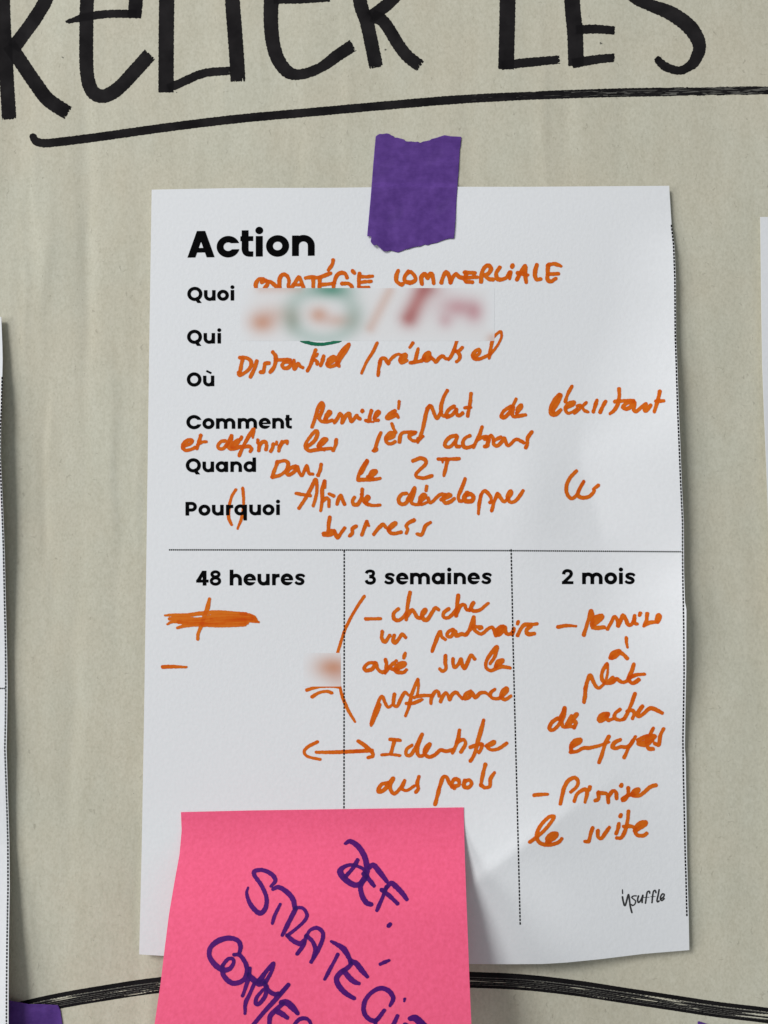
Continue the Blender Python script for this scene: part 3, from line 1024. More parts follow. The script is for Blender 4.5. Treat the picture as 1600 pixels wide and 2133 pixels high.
hand(R, 8.2,
     ((1322, 390), (1272, 400), (1232, 442), (1230, 478), (1270, 482), (1310, 440), (1330, 396), (1316, 450), (1326, 480), (1346, 480)),
     ((1436, 390), (1396, 410), (1376, 450), (1390, 486), (1432, 486), (1474, 468)),
     ((1536, 318), (1516, 380), (1482, 450), (1464, 486)), ((1492, 430), (1545, 400), (1585, 402), (1592, 430), (1572, 478)),
     ((1602, 396), (1585, 412), (1560, 420)),
     ((1570, 405), (1582, 425), (1585, 470), (1560, 480)),
     ((1612, 388), (1630, 412), (1634, 462), (1668, 472), (1708, 432), (1722, 412), (1744, 466), (1768, 466), (1820, 420), (1884, 448)),
     (8, (1632, 430), (1660, 418), (1694, 400)), ((1950, 360), (1916, 410), (1914, 460), (1900, 490)))
G_ = FR(360, 880, 4)
hand(G_, 8,
     ((872, 328), (850, 390), (824, 455)), ((866, 332), (930, 318), (962, 345), (942, 400), (890, 440), (830, 455)),
     ((1022, 364), (972, 386), (950, 420), (970, 436), (1012, 410), (1036, 368), (1050, 410), (1075, 442), (1096, 400), (1116, 360), (1126, 395), (1136, 426), (1166, 430)),
     ((1236, 350), (1226, 400), (1210, 440)))
hand(R, 8.2,
     ((578, 600), (536, 660), (512, 710), (504, 758), (540, 756), (622, 755), (686, 746)), (9, (574, 612), (556, 650), (526, 705)),
     (9.5, (588, 735), (642, 702), (652, 686), (620, 692), (600, 735), (632, 752)))
hand(R, 8.2,
     ((960, 600), (1020, 578), (1062, 590), (1066, 626), (1022, 670), (986, 710), (1000, 736), (1060, 742), (1116, 724)),
     ((1172, 585), (1260, 585), (1346, 582)), ((1248, 590), (1236, 650), (1218, 724)), (5, (1206, 590), (1208, 612)))
K = FR(600, 930, 4)
hand(K, 8.2,
     (8, (90, 515), (140, 440), (190, 350), (228, 276), (240, 325), (236, 400), (210, 494)), (7.6, (66, 390), (120, 400), (186, 410)),
     ((302, 290), (284, 360), (285, 440), (272, 535)), (8, (305, 290), (305, 340)), ((288, 455), (318, 432), (340, 446), (340, 500)), (7.5, (342, 394), (380, 412)),
     ((408, 480), (420, 440), (440, 408), (456, 450), (470, 480)))
hand(K, 8.2,
     ((552, 425), (538, 450), (546, 482), (580, 482), (606, 440), (616, 400), (618, 356)), (7.8, (612, 400), (626, 450), (660, 480), (712, 492), (764, 488)),
     ((640, 466), (672, 430), (660, 418), (645, 450), (664, 478)))
hand(K, 8,
     ((986, 390), (946, 400), (920, 440), (936, 476), (976, 476), (1012, 430), (1054, 346), (1046, 400), (1026, 460), (1052, 482), (1112, 482), (1154, 468)),
     (8.5, (995, 440), (1040, 372)), (9, (1095, 462), (1140, 420), (1130, 400), (1100, 430), (1106, 474)), (7, (1155, 330), (1150, 368)),
     ((1166, 430), (1180, 466), (1202, 460), (1232, 430), (1270, 400), (1312, 400)),
     ((1276, 442), (1352, 410), (1332, 398), (1290, 430), (1310, 470), (1352, 460), (1385, 434)),
     ((1476, 270), (1446, 350), (1420, 410), (1426, 450), (1448, 456)),
     (10, (1492, 386), (1470, 420), (1480, 454), (1530, 454), (1545, 420), (1520, 396), (1490, 402)),
     ((1610, 400), (1594, 470), (1586, 560)), ((1604, 412), (1626, 376), (1652, 376), (1688, 420), (1694, 455)), ((1690, 462), (1682, 466)),
     ((1746, 394), (1720, 450), (1706, 500), (1697, 535)), ((1720, 450), (1746, 396), (1772, 430), (1800, 460), (1836, 430)),
     (8.6, (1828, 438), (1862, 390), (1850, 374), (1830, 420), (1850, 462), (1892, 456), (1932, 410), (1958, 368)))
L_ = FR(900, 930, 4)
hand(L_, 7.8,
     ((1202, 204), (1150, 260), (1120, 330), (1126, 396), (1162, 434), (1202, 408), (1234, 345), (1264, 292)),
     (8.2, (1264, 292), (1230, 350), (1215, 402), (1246, 426), (1302, 420), (1340, 388), (1352, 368)), (7.5, (1385, 324), (1344, 356)))
hand(K, 8.2,
     ((348, 590), (338, 650), (330, 718), (292, 724)), (9, (298, 736), (350, 734), (378, 714), (360, 702), (338, 716)),
     ((386, 702), (400, 740), (415, 758), (442, 720), (472, 680)), ((566, 664), (536, 686), (536, 720), (514, 745)),
     ((656, 626), (632, 690), (615, 735)), (7, (658, 632), (672, 660)), ((714, 732), (746, 690), (790, 650), (815, 674), (842, 690)),
     (9, (838, 694), (892, 650), (890, 638), (855, 664), (840, 700), (872, 726), (942, 714)),
     ((1050, 614), (1010, 634), (985, 660), (996, 690), (985, 724)), ((1186, 634), (1146, 660), (1130, 700), (1110, 735), (1074, 728)))
ink('handwritten_mark', segs(G_, 7, ((525, 560), (490, 620), (470, 700), (465, 790), (490, 852))), h_sheet, M_ORANGE, sheet, 0.03)
ink('handwritten_mark', segs(G_, 6.5, ((583, 548), (590, 640), (587, 720), (572, 800), (540, 885))), h_sheet, M_ORANGE, sheet, 0.03)
# crossed-out scribble and dash in the first column
S_ = FR(340, 1130, 4)
ink('crossed_out_scribble', segs(S_, 8,
    ([4, 7, 8, 9, 9, 8, 7], (12, 607), (80, 605), (200, 605), (300, 592), (450, 582), (600, 590), (690, 594)),
    ((52, 636), (150, 630), (300, 640), (450, 610), (600, 612), (742, 616)),
    ([5, 6, 7, 8, 8, 8, 5], (35, 682), (70, 662), (120, 660), (300, 655), (500, 638), (690, 650), (795, 663)),
    ([6, 8, 9, 9, 8, 8], (118, 712), (180, 694), (300, 682), (450, 690), (600, 688), (680, 684)),
    (7, (125, 662), (250, 676), (400, 668), (550, 655), (765, 632)),
    (8, (330, 690), (550, 668), (700, 672)), (8, (400, 640), (560, 630), (740, 640)),
    (7, (650, 592), (745, 612), (778, 655)),
    ([7, 10, 9, 8, 7, 7], (385, 470), (370, 540), (342, 620), (312, 705), (290, 765), (288, 805))), h_sheet, M_ORANGE, sheet, 0.06, base_layer=0.06, over=0.22)
T_ = FR(320, 1330, 3.636)
ink('handwritten_dash', segs(T_, 8, ([8.5, 8, 5], (70, 215), (150, 213), (248, 217))), h_sheet, M_ORANGE, sheet, 0.06)
Y = FR(700, 1150, 3.636)
ink('handwritten_bracket', segs(Y, 7, ([7.5, 6.5, 7, 6.5, 7], (213, 336), (150, 430), (80, 560), (40, 670), (6, 785))), h_sheet, M_ORANGE, sheet, 0.035, cuts=[BLUR2])
ink('handwritten_bracket', segs(T_, 7.2, ((1405, 345), (1430, 440), (1472, 540), (1525, 630)), ((1160, 390), (1250, 366), (1330, 360), (1412, 370)),
    ((1200, 442), (1250, 412), (1310, 400), (1350, 412))), h_sheet, M_ORANGE, sheet, 0.035, cuts=[BLUR2])
I_ = FR(700, 1490, 4)
ink('handwritten_arrow', segs(T_, 7, ((1240, 783), (1170, 820), (1140, 860), (1170, 895), (1262, 916))) + segs(I_, 8.5, ([7, 8.5, 8.5, 8.5], (-165, 308), (0, 307), (215, 298), (300, 293)))
    + segs(I_, 8.5, ((160, 300), (218, 298)), (8.5, (185, 215), (240, 252), (300, 308), (306, 340), (268, 352))), h_sheet, M_ORANGE, sheet, 0.035)
hand(Y, 8.2, (7.5, (225, 506), (335, 504)))
hand(Y, 8.2,
     ((472, 430), (436, 465), (440, 506), (476, 516), (512, 490), (532, 460)), ((560, 305), (546, 380), (536, 450), (532, 512)), ((534, 490), (572, 440), (590, 450), (612, 490), (640, 502)),
     (9, (644, 490), (676, 450), (675, 436), (655, 460), (656, 500), (690, 512), (730, 452), (752, 422), (776, 436)),
     ((852, 430), (815, 460), (815, 492), (852, 496), (892, 460), (912, 430)), (8.5, (926, 328), (916, 400), (910, 482)), ((910, 470), (940, 410), (972, 400), (986, 432), (1012, 442)),
     ((1016, 430), (1040, 385), (1030, 398), (1022, 430), (1050, 447), (1092, 436), (1130, 405), (1152, 388)))
hand(Y, 8.4, ((350, 602), (346, 650), (370, 680), (394, 650), (406, 632)), ((440, 630), (432, 670), (450, 686), (480, 650), (500, 620), (526, 646)))
hand(Y, 8.4,
     ((728, 750), (750, 690), (786, 604), (800, 640), (828, 662)),
     ((886, 586), (850, 605), (842, 634), (870, 640), (902, 600), (912, 634), (952, 620), (986, 626), (1012, 580), (1042, 490), (1046, 540), (1036, 572)),
     ((1036, 562), (1100, 570), (1088, 580)), ((986, 622), (1030, 576), (1062, 602), (1102, 620), (1150, 582), (1182, 570), (1200, 600), (1212, 632), (1242, 592), (1268, 560)),
     (7.6, (1250, 562), (1216, 590), (1230, 630), (1266, 600), (1282, 570), (1286, 610), (1310, 622), (1346, 600)), ((1346, 580), (1336, 626)), (8, (1379, 530), (1375, 544)),
     ((1376, 630), (1400, 580), (1430, 550), (1480, 548), (1522, 544)), (9, (1474, 560), (1442, 592), (1452, 620), (1502, 618)), lift=0.035)
Hh = FR(1040, 1140, 4)
hand(Hh, 8.2, ([8.5, 8, 5], (490, 664), (560, 652), (640, 657)))
hand(Hh, 8.4,
     ((704, 730), (726, 660), (746, 592), (764, 530), (778, 580), (768, 640), (776, 670)),
     (9.5, (790, 640), (850, 590), (850, 570), (802, 584), (774, 640), (800, 670), (872, 666)),
     ((902, 682), (930, 630), (960, 578), (986, 612), (990, 656), (1012, 610), (1030, 568), (1054, 600), (1072, 642), (1102, 642), (1124, 598)),
     ((1128, 570), (1124, 628), (1148, 638)), (8.5, (1174, 550), (1169, 564)),
     ((1232, 554), (1226, 610), (1206, 656)), ((1212, 648), (1260, 626), (1322, 622)), (9, (1318, 620), (1340, 580), (1326, 566), (1308, 600)))
J = FR(1080, 1300, 4.444)
hand(J, 8, ([8, 7, 5], (998, 128), (1000, 170), (1010, 218)), (10, (852, 312), (872, 272), (936, 252), (905, 290), (862, 315)), (8.5, (930, 260), (970, 280), (1005, 316)))
hand(J, 8.2,
     (9, (606, 722), (616, 660), (620, 590)), ((620, 600), (640, 520), (665, 474), (692, 530), (720, 580), (750, 590), (792, 552)),
     ((820, 370), (780, 430), (770, 500), (798, 545)), (5.5, (828, 375), (826, 440), (812, 510), (790, 552)),
     (9, (872, 496), (842, 526), (862, 540), (904, 508)), ((798, 546), (850, 546), (904, 510), (932, 522), (962, 540), (1002, 526), (1022, 490)),
     (8.8, (1068, 372), (1050, 430), (1026, 490), (1030, 530), (1066, 546), (1112, 515)), ((1030, 496), (1090, 470), (1168, 464)), (8, (1020, 500), (1060, 480)))
U_ = FR(1080, 1450, 4.444)
hand(U_, 8.4,
     ((362, 206), (310, 242), (286, 296), (310, 316), (352, 290), (392, 230), (426, 110), (422, 170), (402, 230), (410, 280), (442, 286)), (9, (380, 215), (425, 130)),
     (8.2, (448, 262), (490, 182), (480, 250), (520, 182), (542, 170), (505, 228), (532, 240), (515, 292)), (8, (440, 280), (500, 282), (520, 290)))
hand(U_, 8.2,
     (10, (826, 166), (772, 176), (746, 210), (756, 230), (800, 210), (826, 172)), ((816, 190), (830, 222), (872, 212)),
     ((938, 124), (896, 160), (890, 200), (930, 222), (982, 210)), ((1078, -22), (1042, 80), (1002, 170), (976, 214)), ((1008, 142), (1050, 130), (1072, 160), (1056, 206)),
     (9, (1146, 95), (1120, 130), (1100, 172), (1120, 186), (1160, 160), (1205, 120), (1242, 114), (1292, 136), (1330, 156)))
hand(U_, 8.2,
     (9.5, (490, 472), (560, 430), (570, 405), (520, 416), (486, 462), (490, 510)), ((482, 518), (540, 512), (600, 480), (650, 480), (742, 460), (835, 424)),
     (8.6, (836, 374), (802, 440), (776, 530), (746, 615)), (8.8, (942, 404), (890, 430), (870, 470), (902, 482), (945, 470), (1012, 470), (1050, 430), (1082, 374)),
     (8, (1060, 410), (1022, 470), (992, 540), (978, 568)),
     (9, (1108, 408), (1180, 375), (1262, 370), (1230, 402), (1150, 432), (1112, 440), (1180, 452), (1242, 410)), (9, (1190, 370), (1190, 430), (1202, 482), (1246, 490)), (8, (1248, 298), (1214, 362)),
     ((1342, 304), (1312, 370), (1300, 452), (1260, 438)))
V_ = FR(1080, 1610, 4.444)
hand(V_, 8.2, ([8.5, 8.5, 6.5], (145, 206), (200, 200), (270, 197)))
hand(V_, 8.4,
     ((388, 286), (402, 220), (422, 140), (460, 72), (520, 44), (552, 80), (536, 130), (484, 176)),
     ((516, 262), (540, 200), (580, 166), (620, 152), (636, 180), (626, 230), (616, 272)), (8.5, (661, 130), (654, 156)),
     ((740, 178), (740, 240), (708, 256)), ((736, 186), (790, 188), (824, 202), (832, 274)), ((832, 222), (870, 170), (902, 178), (908, 236)), (9, (955, 110), (950, 120)),
     ((1016, 140), (1016, 190), (988, 244), (962, 256)), ((960, 242), (1010, 212), (1062, 196)),
     (8.6, (1046, 202), (1102, 172), (1110, 150), (1070, 164), (1052, 205), (1112, 212), (1162, 180), (1220, 130), (1272, 114)))
hand(V_, 8.2,
     (8.2, (106, 640), (170, 592), (250, 520), (320, 430), (326, 400), (280, 410), (210, 480), (170, 560), (182, 630), (232, 662), (302, 664), (370, 642), (402, 608)),
     (10, (264, 642), (330, 602), (350, 566), (302, 572), (266, 610), (290, 642)))
hand(V_, 8.2,
     ((686, 510), (666, 570), (650, 632), (614, 634)), ((735, 536), (736, 590), (766, 606), (802, 560), (842, 504)), ((930, 470), (920, 520), (904, 562)), (9, (949, 388), (943, 402)),
     ((1018, 356), (1010, 440), (986, 540), (950, 600), (910, 602)), ((974, 496), (1045, 494), (1082, 512)),
     (9.5, (1078, 536), (1170, 482), (1176, 456), (1122, 470), (1082, 522), (1096, 572), (1150, 582), (1186, 560)))
Aa = FR(700, 1340, 4)
hand(Aa, 8,
     ((322, 160), (270, 166), (236, 200), (250, 226), (302, 214), (332, 164), (346, 212), (382, 242), (402, 234)),
     ((412, 136), (420, 182), (410, 250)), ((502, 146), (450, 192), (410, 242)), ((440, 200), (480, 220), (515, 220)),
     (8.4, (500, 216), (562, 186), (572, 164), (530, 166), (490, 210), (510, 240), (560, 242), (586, 220)), (8, (576, 84), (564, 122)))
hand(Aa, 8, ((912, 104), (910, 160), (916, 210), (890, 232), (864, 214)),
     ((974, 130), (976, 176), (990, 202), (1020, 172), (1040, 130), (1052, 182), (1072, 206), (1100, 150), (1124, 100), (1156, 132)))
hand(Aa, 8, ((1284, 168), (1322, 110), (1342, 30), (1302, 70), (1256, 140), (1250, 200), (1290, 228), (1340, 206), (1390, 196), (1450, 205)),
     (9, (1332, 190), (1382, 156), (1386, 140), (1345, 156), (1334, 198)))
hand(Aa, 7.8,
     (7.5, (364, 512), (350, 560), (322, 620), (292, 682)), (7, (290, 670), (310, 600), (340, 520), (370, 452), (390, 448), (406, 490), (432, 532), (470, 512)),
     ((486, 424), (480, 470), (478, 512), (510, 522), (540, 462), (572, 410), (602, 430)),
     (7.5, (680, 300), (650, 370), (626, 440), (606, 530), (578, 606)), (6, (686, 302), (686, 370), (676, 432)), (8, (585, 500), (650, 496), (718, 468)), ((650, 452), (690, 440), (760, 434), (802, 440)),
     ((790, 500), (796, 450), (830, 400), (854, 408), (858, 440)), ((870, 486), (890, 440), (915, 414), (936, 440), (946, 470), (966, 430), (1000, 408), (1022, 430), (1052, 462)),
     (8.4, (1122, 400), (1082, 425), (1072, 460), (1110, 450), (1132, 412), (1160, 450), (1200, 416), (1240, 410), (1272, 430)),
     ((1322, 384), (1290, 410), (1286, 440), (1320, 462), (1370, 456)), (8.8, (1376, 446), (1420, 402), (1420, 376), (1390, 400), (1376, 445), (1410, 468), (1456, 440)))
hand(I_, 8,
     ((450, 200), (532, 208)), ((486, 215), (470, 270), (456, 325)), (6.5, (380, 330), (450, 325), (532, 335)),
     ((632, 250), (590, 280), (584, 325), (620, 332), (662, 270), (716, 160), (692, 220), (676, 290), (690, 336), (730, 330), (776, 260), (780, 236), (745, 270), (736, 310), (770, 347), (822, 330), (870, 290), (920, 300), (972, 284)),
     (8.6, (1028, 124), (1016, 200), (990, 270), (970, 312)), ((1008, 222), (1060, 202), (1078, 240), (1040, 306)),
     ([7, 10, 10, 8, 8, 8.5], (1230, 40), (1212, 110), (1186, 200), (1164, 290), (1140, 350), (1120, 380)), (8, (1120, 266), (1190, 240), (1218, 242)), ((1216, 250), (1206, 285), (1190, 310)),
     ((1250, 256), (1310, 220), (1312, 236), (1262, 260), (1290, 286), (1350, 280), (1420, 234)))
hand(I_, 8.2,
     ((432, 560), (380, 576), (350, 622), (366, 638), (412, 610), (462, 540), (476, 530), (450, 582), (460, 632), (490, 652), (540, 600), (572, 544), (560, 580), (548, 612), (592, 626), (652, 588)),
     ((690, 510), (676, 570), (686, 610), (664, 640)))
hand(I_, 8.2,
     (8.6, (826, 740), (842, 680), (862, 600)), ((862, 600), (890, 520), (920, 514), (942, 560), (972, 602)),
     (8.6, (968, 596), (1022, 580), (1020, 540), (985, 534), (965, 575), (985, 606)), (8.6, (1072, 544), (1065, 590), (1100, 602), (1130, 570), (1110, 540), (1072, 552)),
     (8.4, (1244, 410), (1226, 480), (1206, 580)), ((1206, 580), (1240, 602), (1282, 590), (1286, 530), (1320, 478)))
# green ring under the blurred patch
ink('green_ring', [(FR(480, 680, 5.333)((760, 130), (800, 158), (900, 188), (1000, 198), (1100, 186), (1205, 160), (1260, 120)), 7.2)], h_sheet, M_GREEN, sheet, 0.05,
    keep=(600, 710, 760, 730))

# printed mark at the lower right corner
W8 = FR(1260, 1820, 8.89)
ink('printed_signature', segs(W8, 3.4,
    (2.4, (325, 298), (328, 368)),
    (3.6, (325, 428), (342, 520), (364, 588), (388, 560), (418, 440), (438, 388), (452, 450), (470, 600), (500, 718)),
    (2.8, (582, 410), (530, 412), (498, 440), (542, 480), (570, 512), (552, 566), (512, 588), (492, 572)),
    (3.5, (622, 412), (606, 480), (620, 530), (660, 500), (704, 400), (692, 470), (690, 532)),
    (3.2, (832, 360), (822, 325), (786, 340), (770, 420), (752, 545)), (1.4, (720, 440), (820, 435)),
    (3.2, (946, 350), (932, 310), (902, 325), (886, 400), (872, 535)), (1.4, (850, 425), (935, 420)),
    (3.4, (1005, 298), (985, 400), (966, 490), (976, 520), (1002, 505)),
    (3.2, (1035, 470), (1085, 430), (1098, 385), (1065, 375), (1030, 430), (1032, 480), (1060, 496), (1100, 460))),
    h_sheet, M_LOGO, sheet, 0.05, g=0.5, edge=0.15)


# names blurred out, added as soft colour patches on the sheet
def blur_patch(rect, blobs, label):
    u0, v0, u1, v1 = rect
    us = np.linspace(u0, u1, int((u1 - u0) / 3) + 1)
    vs = np.linspace(v0, v1, int((v1 - v0) / 3) + 1)
    U, V = np.meshgrid(us, vs)
    col = np.ones(U.shape + (3,)) * np.array([0.985, 0.965, 0.952])
    rim = np.minimum(np.minimum(U - u0, (u1 - U) * 1.5), np.minimum(V - v0 + 20, v1 - V + 20)) / 40.0
    col = 1 - (1 - col) * sstep(rim)[..., None]
    for kind, prm, c, a in blobs:
        if kind == 'g':
            x, y, sx, sy = prm
            f = np.exp(-((U - x) / sx) ** 2 / 2 - ((V - y) / sy) ** 2 / 2)
        elif kind == 'l':
            x0, y0, x1, y1, s = prm
            d = np.array([x1 - x0, y1 - y0])
            t = np.clip(((U - x0) * d[0] + (V - y0) * d[1]) / (d @ d), 0, 1)
            f = np.exp(-((U - x0 - t * d[0]) ** 2 + (V - y0 - t * d[1]) ** 2) / (2 * s * s))
        else:
            x, y, rx, ry, s = prm
            q = (np.hypot((U - x) / rx, (V - y) / ry) - 1) * (rx + ry) / 2
            f = np.exp(-(q / s) ** 2 / 2)
        f = (min(1.1 * a, 0.95) * f)[..., None]
        col = col * (1 - f) + col * np.array(c) * f
    ny, nx = U.shape
    idx = np.arange(ny * nx).reshape(ny, nx)
    faces = np.stack([idx[:-1, :-1].ravel(), idx[1:, :-1].ravel(), idx[1:, 1:].ravel(), idx[:-1, 1:].ravel()], 1).tolist()
    rgba = np.concatenate([col, np.ones(U.shape + (1,))], 2).reshape(-1, 4)
    o = link_mesh('blurred_writing', P(U, V, h_sheet(U, V) + 0.025).reshape(-1, 3), faces, M_BLUR, sheet,
                  attr=('pigment', 'FLOAT_COLOR', rgba))
    o['label'] = label
    return o


ORG, GRN, RED, PNK = (0.75, 0.30, 0.13), (0.10, 0.42, 0.30), (0.55, 0.07, 0.06), (0.72, 0.34, 0.38)
blur_patch(BLUR1, [
    ('g', (546, 672, 20, 16), ORG, 0.62), ('g', (575, 655, 30, 16), ORG, 0.25), ('l', (545, 598, 620, 598, 9), ORG, 0.35),
    ('r', (672, 655, 66, 52, 15), GRN, 0.30), ('g', (690, 602, 30, 13), GRN, 0.75), ('g', (610, 668, 13, 18), (0.35, 0.36, 0.24), 0.35),
    ('g', (735, 665, 15, 20), (0.4, 0.4, 0.3), 0.25),
    ('g', (664, 656, 15, 13), ORG, 0.55), ('g', (702, 668, 20, 11), ORG, 0.35), ('l', (772, 682, 812, 605, 9), ORG, 0.33),
    ('l', (852, 662, 884, 600, 15), RED, 0.66), ('g', (858, 660, 12, 12), RED, 0.2), ('g', (895, 602, 20, 12), RED, 0.3),
    ('g', (955, 640, 24, 15), PNK, 0.62), ('g', (988, 650, 14, 17), PNK, 0.6), ('g', (928, 668, 12, 12), PNK, 0.4), ('g', (920, 630, 30, 30), PNK, 0.15),
    ('g', (1026, 706, 9, 9), ORG, 0.4)], 'patch of blurred-out writing, orange, green, red and pink')
blur_patch(BLUR2, [('g', (694, 1390, 27, 17), ORG, 0.72), ('g', (708, 1415, 18, 20), ORG, 0.25)], 'small orange patch of blurred-out writing')

# ------------------------------------------------------------------ pink sticky note, held at its top edge, curling away below
nl = [(377, 1692), (378.5, 1730), (374, 1780), (363, 1840), (352, 1905), (342, 1985), (335, 2045), (322, 2133), (300, 2330)]
nr = [(966, 1682), (967, 1730), (969, 1800), (971.5, 1870), (974.5, 1945), (978, 2040), (982, 2133), (990, 2330)]
ntop = [(377, 1692), (520, 1688.5), (700, 1686), (966, 1682)]
nbot = [(300, 2330), (650, 2330), (990, 2330)]
NU, NV = coons(nl, nr, ntop, nbot, 120, 130)
note_c = P(670.0, 1690.0, 1.5)
note = slab('sticky_note', NU, NV, h_note(NU, NV), 0.1, M_NOTE, tuple(note_c))
tag(note, 'pink sticky note with slanting purple handwriting, curling off the worksheet below', 'sticky note')


def purple(lists, **k):
    lists = [(p_, np.array(q_) * 1.1 if not np.isscalar(q_) else q_ * 1.1) for p_, q_ in lists]
    return ink('handwritten_word', lists, h_note, M_PURPLE, note, lift=0.07, over=0.22, **k)


a4 = FR(480, 1720, 4)
a5 = FR(540, 1900, 4.444)
a6 = FR(400, 1930, 5)
purple(segs(a4, 8,
    ([6, 9, 11, 11, 11, 11, 10, 11, 12, 12, 8, 6.5, 6.5, 7], (958, 148), (1000, 130), (1062, 170), (1110, 240), (1134, 320), (1132, 400), (1082, 482), (1022, 490), (950, 440), (914, 385), (942, 345), (1010, 326), (1090, 350), (1130, 385)),
    (8, (1060, 285), (1022, 350), (958, 425)),
    ([8, 10, 11, 8], (1156, 350), (1192, 328), (1242, 385), (1302, 462)), (8.5, (1110, 402), (1150, 442), (1196, 500)),
    (9.5, (1140, 420), (1086, 498), (1096, 580), (1132, 640), (1172, 656)),
    (8.5, (1262, 536), (1322, 582), (1392, 648)), ([8, 9, 11, 10, 8], (1298, 520), (1335, 478), (1372, 500), (1432, 562), (1468, 612)), (7.5, (1300, 510), (1270, 590), (1220, 705)))
    + segs(a5, 8, (8.5, (1211, 112), (1198, 126))))
purple(segs(a4, 7.5,
    ([4, 6, 9, 10, 9, 8, 8, 8, 8, 8, 9, 8, 6], (146, 515), (136, 570), (170, 660), (240, 728), (290, 690), (300, 600), (260, 500), (198, 410), (210, 374), (280, 372), (350, 410), (374, 458), (338, 504)),
    ([7, 9, 10, 10, 9], (354, 528), (402, 512), (470, 552), (520, 612), (538, 690)), (6.5, (415, 655), (372, 740), (349, 812)))
    + segs(a5, 8,
    ([9, 9, 9, 7], (340, -35), (310, 20), (260, 120), (214, 212)), ([6.5, 6.5, 7, 7, 6, 7], (335, -40), (400, -38), (440, 15), (430, 65), (370, 130), (262, 215)),
    ([8, 9, 10, 10], (258, 215), (310, 262), (375, 292), (412, 270)), (7.5, (432, 225), (412, 300), (352, 385)),
    ([6, 6, 8, 8, 8, 8, 7], (432, 228), (470, 168), (530, 145), (584, 182), (586, 250), (540, 360), (480, 462)), (8.5, (436, 220), (490, 268), (522, 350), (500, 420)),
    ([6, 9, 12, 9, 8], (668, 272), (735, 308), (784, 345), (830, 420), (846, 470)), (7, (727, 392), (670, 500), (605, 622)),
    ([8, 9, 10, 10, 11, 10, 8], (850, 480), (815, 518), (750, 562), (714, 620), (742, 690), (802, 752), (878, 798)), ([9, 11, 11, 7], (862, 456), (900, 478), (950, 540), (1000, 598)), ([10, 11, 10, 7], (782, 540), (830, 602), (880, 645), (922, 660)),
    (7, (1120, 482), (1200, 446)),
    ([6, 9, 10, 9, 8, 9, 9, 9, 9, 7], (1210, 865), (1240, 800), (1202, 732), (1120, 704), (1030, 752), (975, 832), (968, 920), (1010, 985), (1080, 1002), (1158, 908)), (7.5, (1080, 1000), (1072, 1080)),
    (5, (1346, 802), (1343, 826)), (8, (1280, 960), (1240, 1045), (1225, 1080)), ([9, 14, 14], (1395, 985), (1450, 985), (1540, 1070)), (8, (1350, 1040), (1420, 1080))))
purple(segs(a6, 8,
    ([7, 9, 9, 10, 11, 9, 9, 11, 11, 9, 7, 7, 7, 7], (494, 275), (505, 200), (470, 142), (380, 120), (270, 150), (192, 220), (182, 310), (242, 400), (322, 450), (390, 440), (432, 380), (422, 336), (372, 340), (320, 400)),
    ([7, 8, 9, 9, 9, 10, 10, 9, 8], (436, 292), (500, 300), (560, 390), (572, 480), (530, 560), (440, 592), (370, 560), (320, 490), (318, 420)),
    (7.5, (602, 436), (592, 520), (562, 620), (526, 722)), ([9, 12, 13, 11], (590, 500), (640, 555), (700, 592), (740, 575)), (7.5, (650, 590), (592, 720), (556, 800), (552, 905)),
    ([11, 8, 7, 7, 8], (695, 575), (770, 470), (848, 382), (822, 480), (765, 580)), ([9, 9, 9, 9], (755, 590), (790, 660), (850, 702), (905, 700)),
    ([7, 8, 8, 8, 7, 6], (780, 620), (762, 720), (702, 800), (664, 802), (672, 740), (742, 655)), ([8, 9, 9, 8, 8], (1004, 606), (930, 690), (850, 780), (740, 900), (640, 1020)),
    ([10, 13, 13, 8], (930, 790), (985, 792), (1045, 840), (1100, 905)), (9, (950, 800), (870, 870), (812, 940), (806, 1060)), ([11, 11, 8], (880, 880), (940, 912), (992, 950)),
    (7.5, (1060, 1030), (1110, 972), (1170, 955), (1220, 980), (1245, 1040))))

# ------------------------------------------------------------------ neighbouring sheets
lsr = [(2.6, 660), (5.0, 720), (5.6, 750), (4.5, 800), (1.9, 900), (1.4, 950), (3.7, 1000), (6.8, 1070), (9.8, 1150), (12, 1250), (14.5, 1350), (15.8, 1430), (14.8, 1500),
       (13.7, 1560), (16.4, 1650), (19.5, 1750), (20.3, 1850), (18.6, 1950), (18.0, 2050), (17.6, 2200), (17, 2290)]


def h_left(u, v):
    u = np.asarray(u, float)
    v = np.asarray(v, float)
    e = np.interp(v, [640, 660, 750, 850, 950, 1050, 1200, 1350, 1430, 1560, 1680, 1760, 1850, 1950, 2050, 2150, 2300],
                  [0.5, 0.5, 1.0, 2.0, 2.6, 2.4, 1.6, 0.8, 0.7, 1.5, 0.8, 0.6, 1.3, 2.3, 3.3, 4.0, 4.5])
    f = np.exp(-np.maximum(20 - u, 0) / 170)
    return 0.7 + e * f


LU, LV = coons([(-800, 668), (-810, 1400), (-820, 2290)], lsr, [(-800, 668), (-400, 664), (2.6, 660)], [(-820, 2290), (-400, 2290), (17, 2290)], 110, 260)
sl = slab('worksheet', LU, LV, h_left(LU, LV), 0.1, M_SHEET, tuple(P(-400.0, 1450.0, 0.7)))
tag(sl, 'white action sheet at left edge, only its wavy dashed right margin in view', 'worksheet', 'printed action sheets on the kraft paper')
dashes('dashed_line', [(4.6, 785), (3, 850), (-0.3, 900), (-0.8, 950), (1.6, 1000), (4, 1060), (7, 1140), (9.3, 1250), (11.5, 1350), (12, 1430), (11.3, 1500), (10, 1560), (13.2, 1650),
                       (16.3, 1750), (16.6, 1850), (14.6, 1960), (13.6, 2060), (13.3, 2160)], 7.4, 5.3, 3.1, h_left, sl)
dashes('dotted_line', [(-780, 1431), (12, 1434)], 4.0, 2.75, 3.0, h_left, sl)


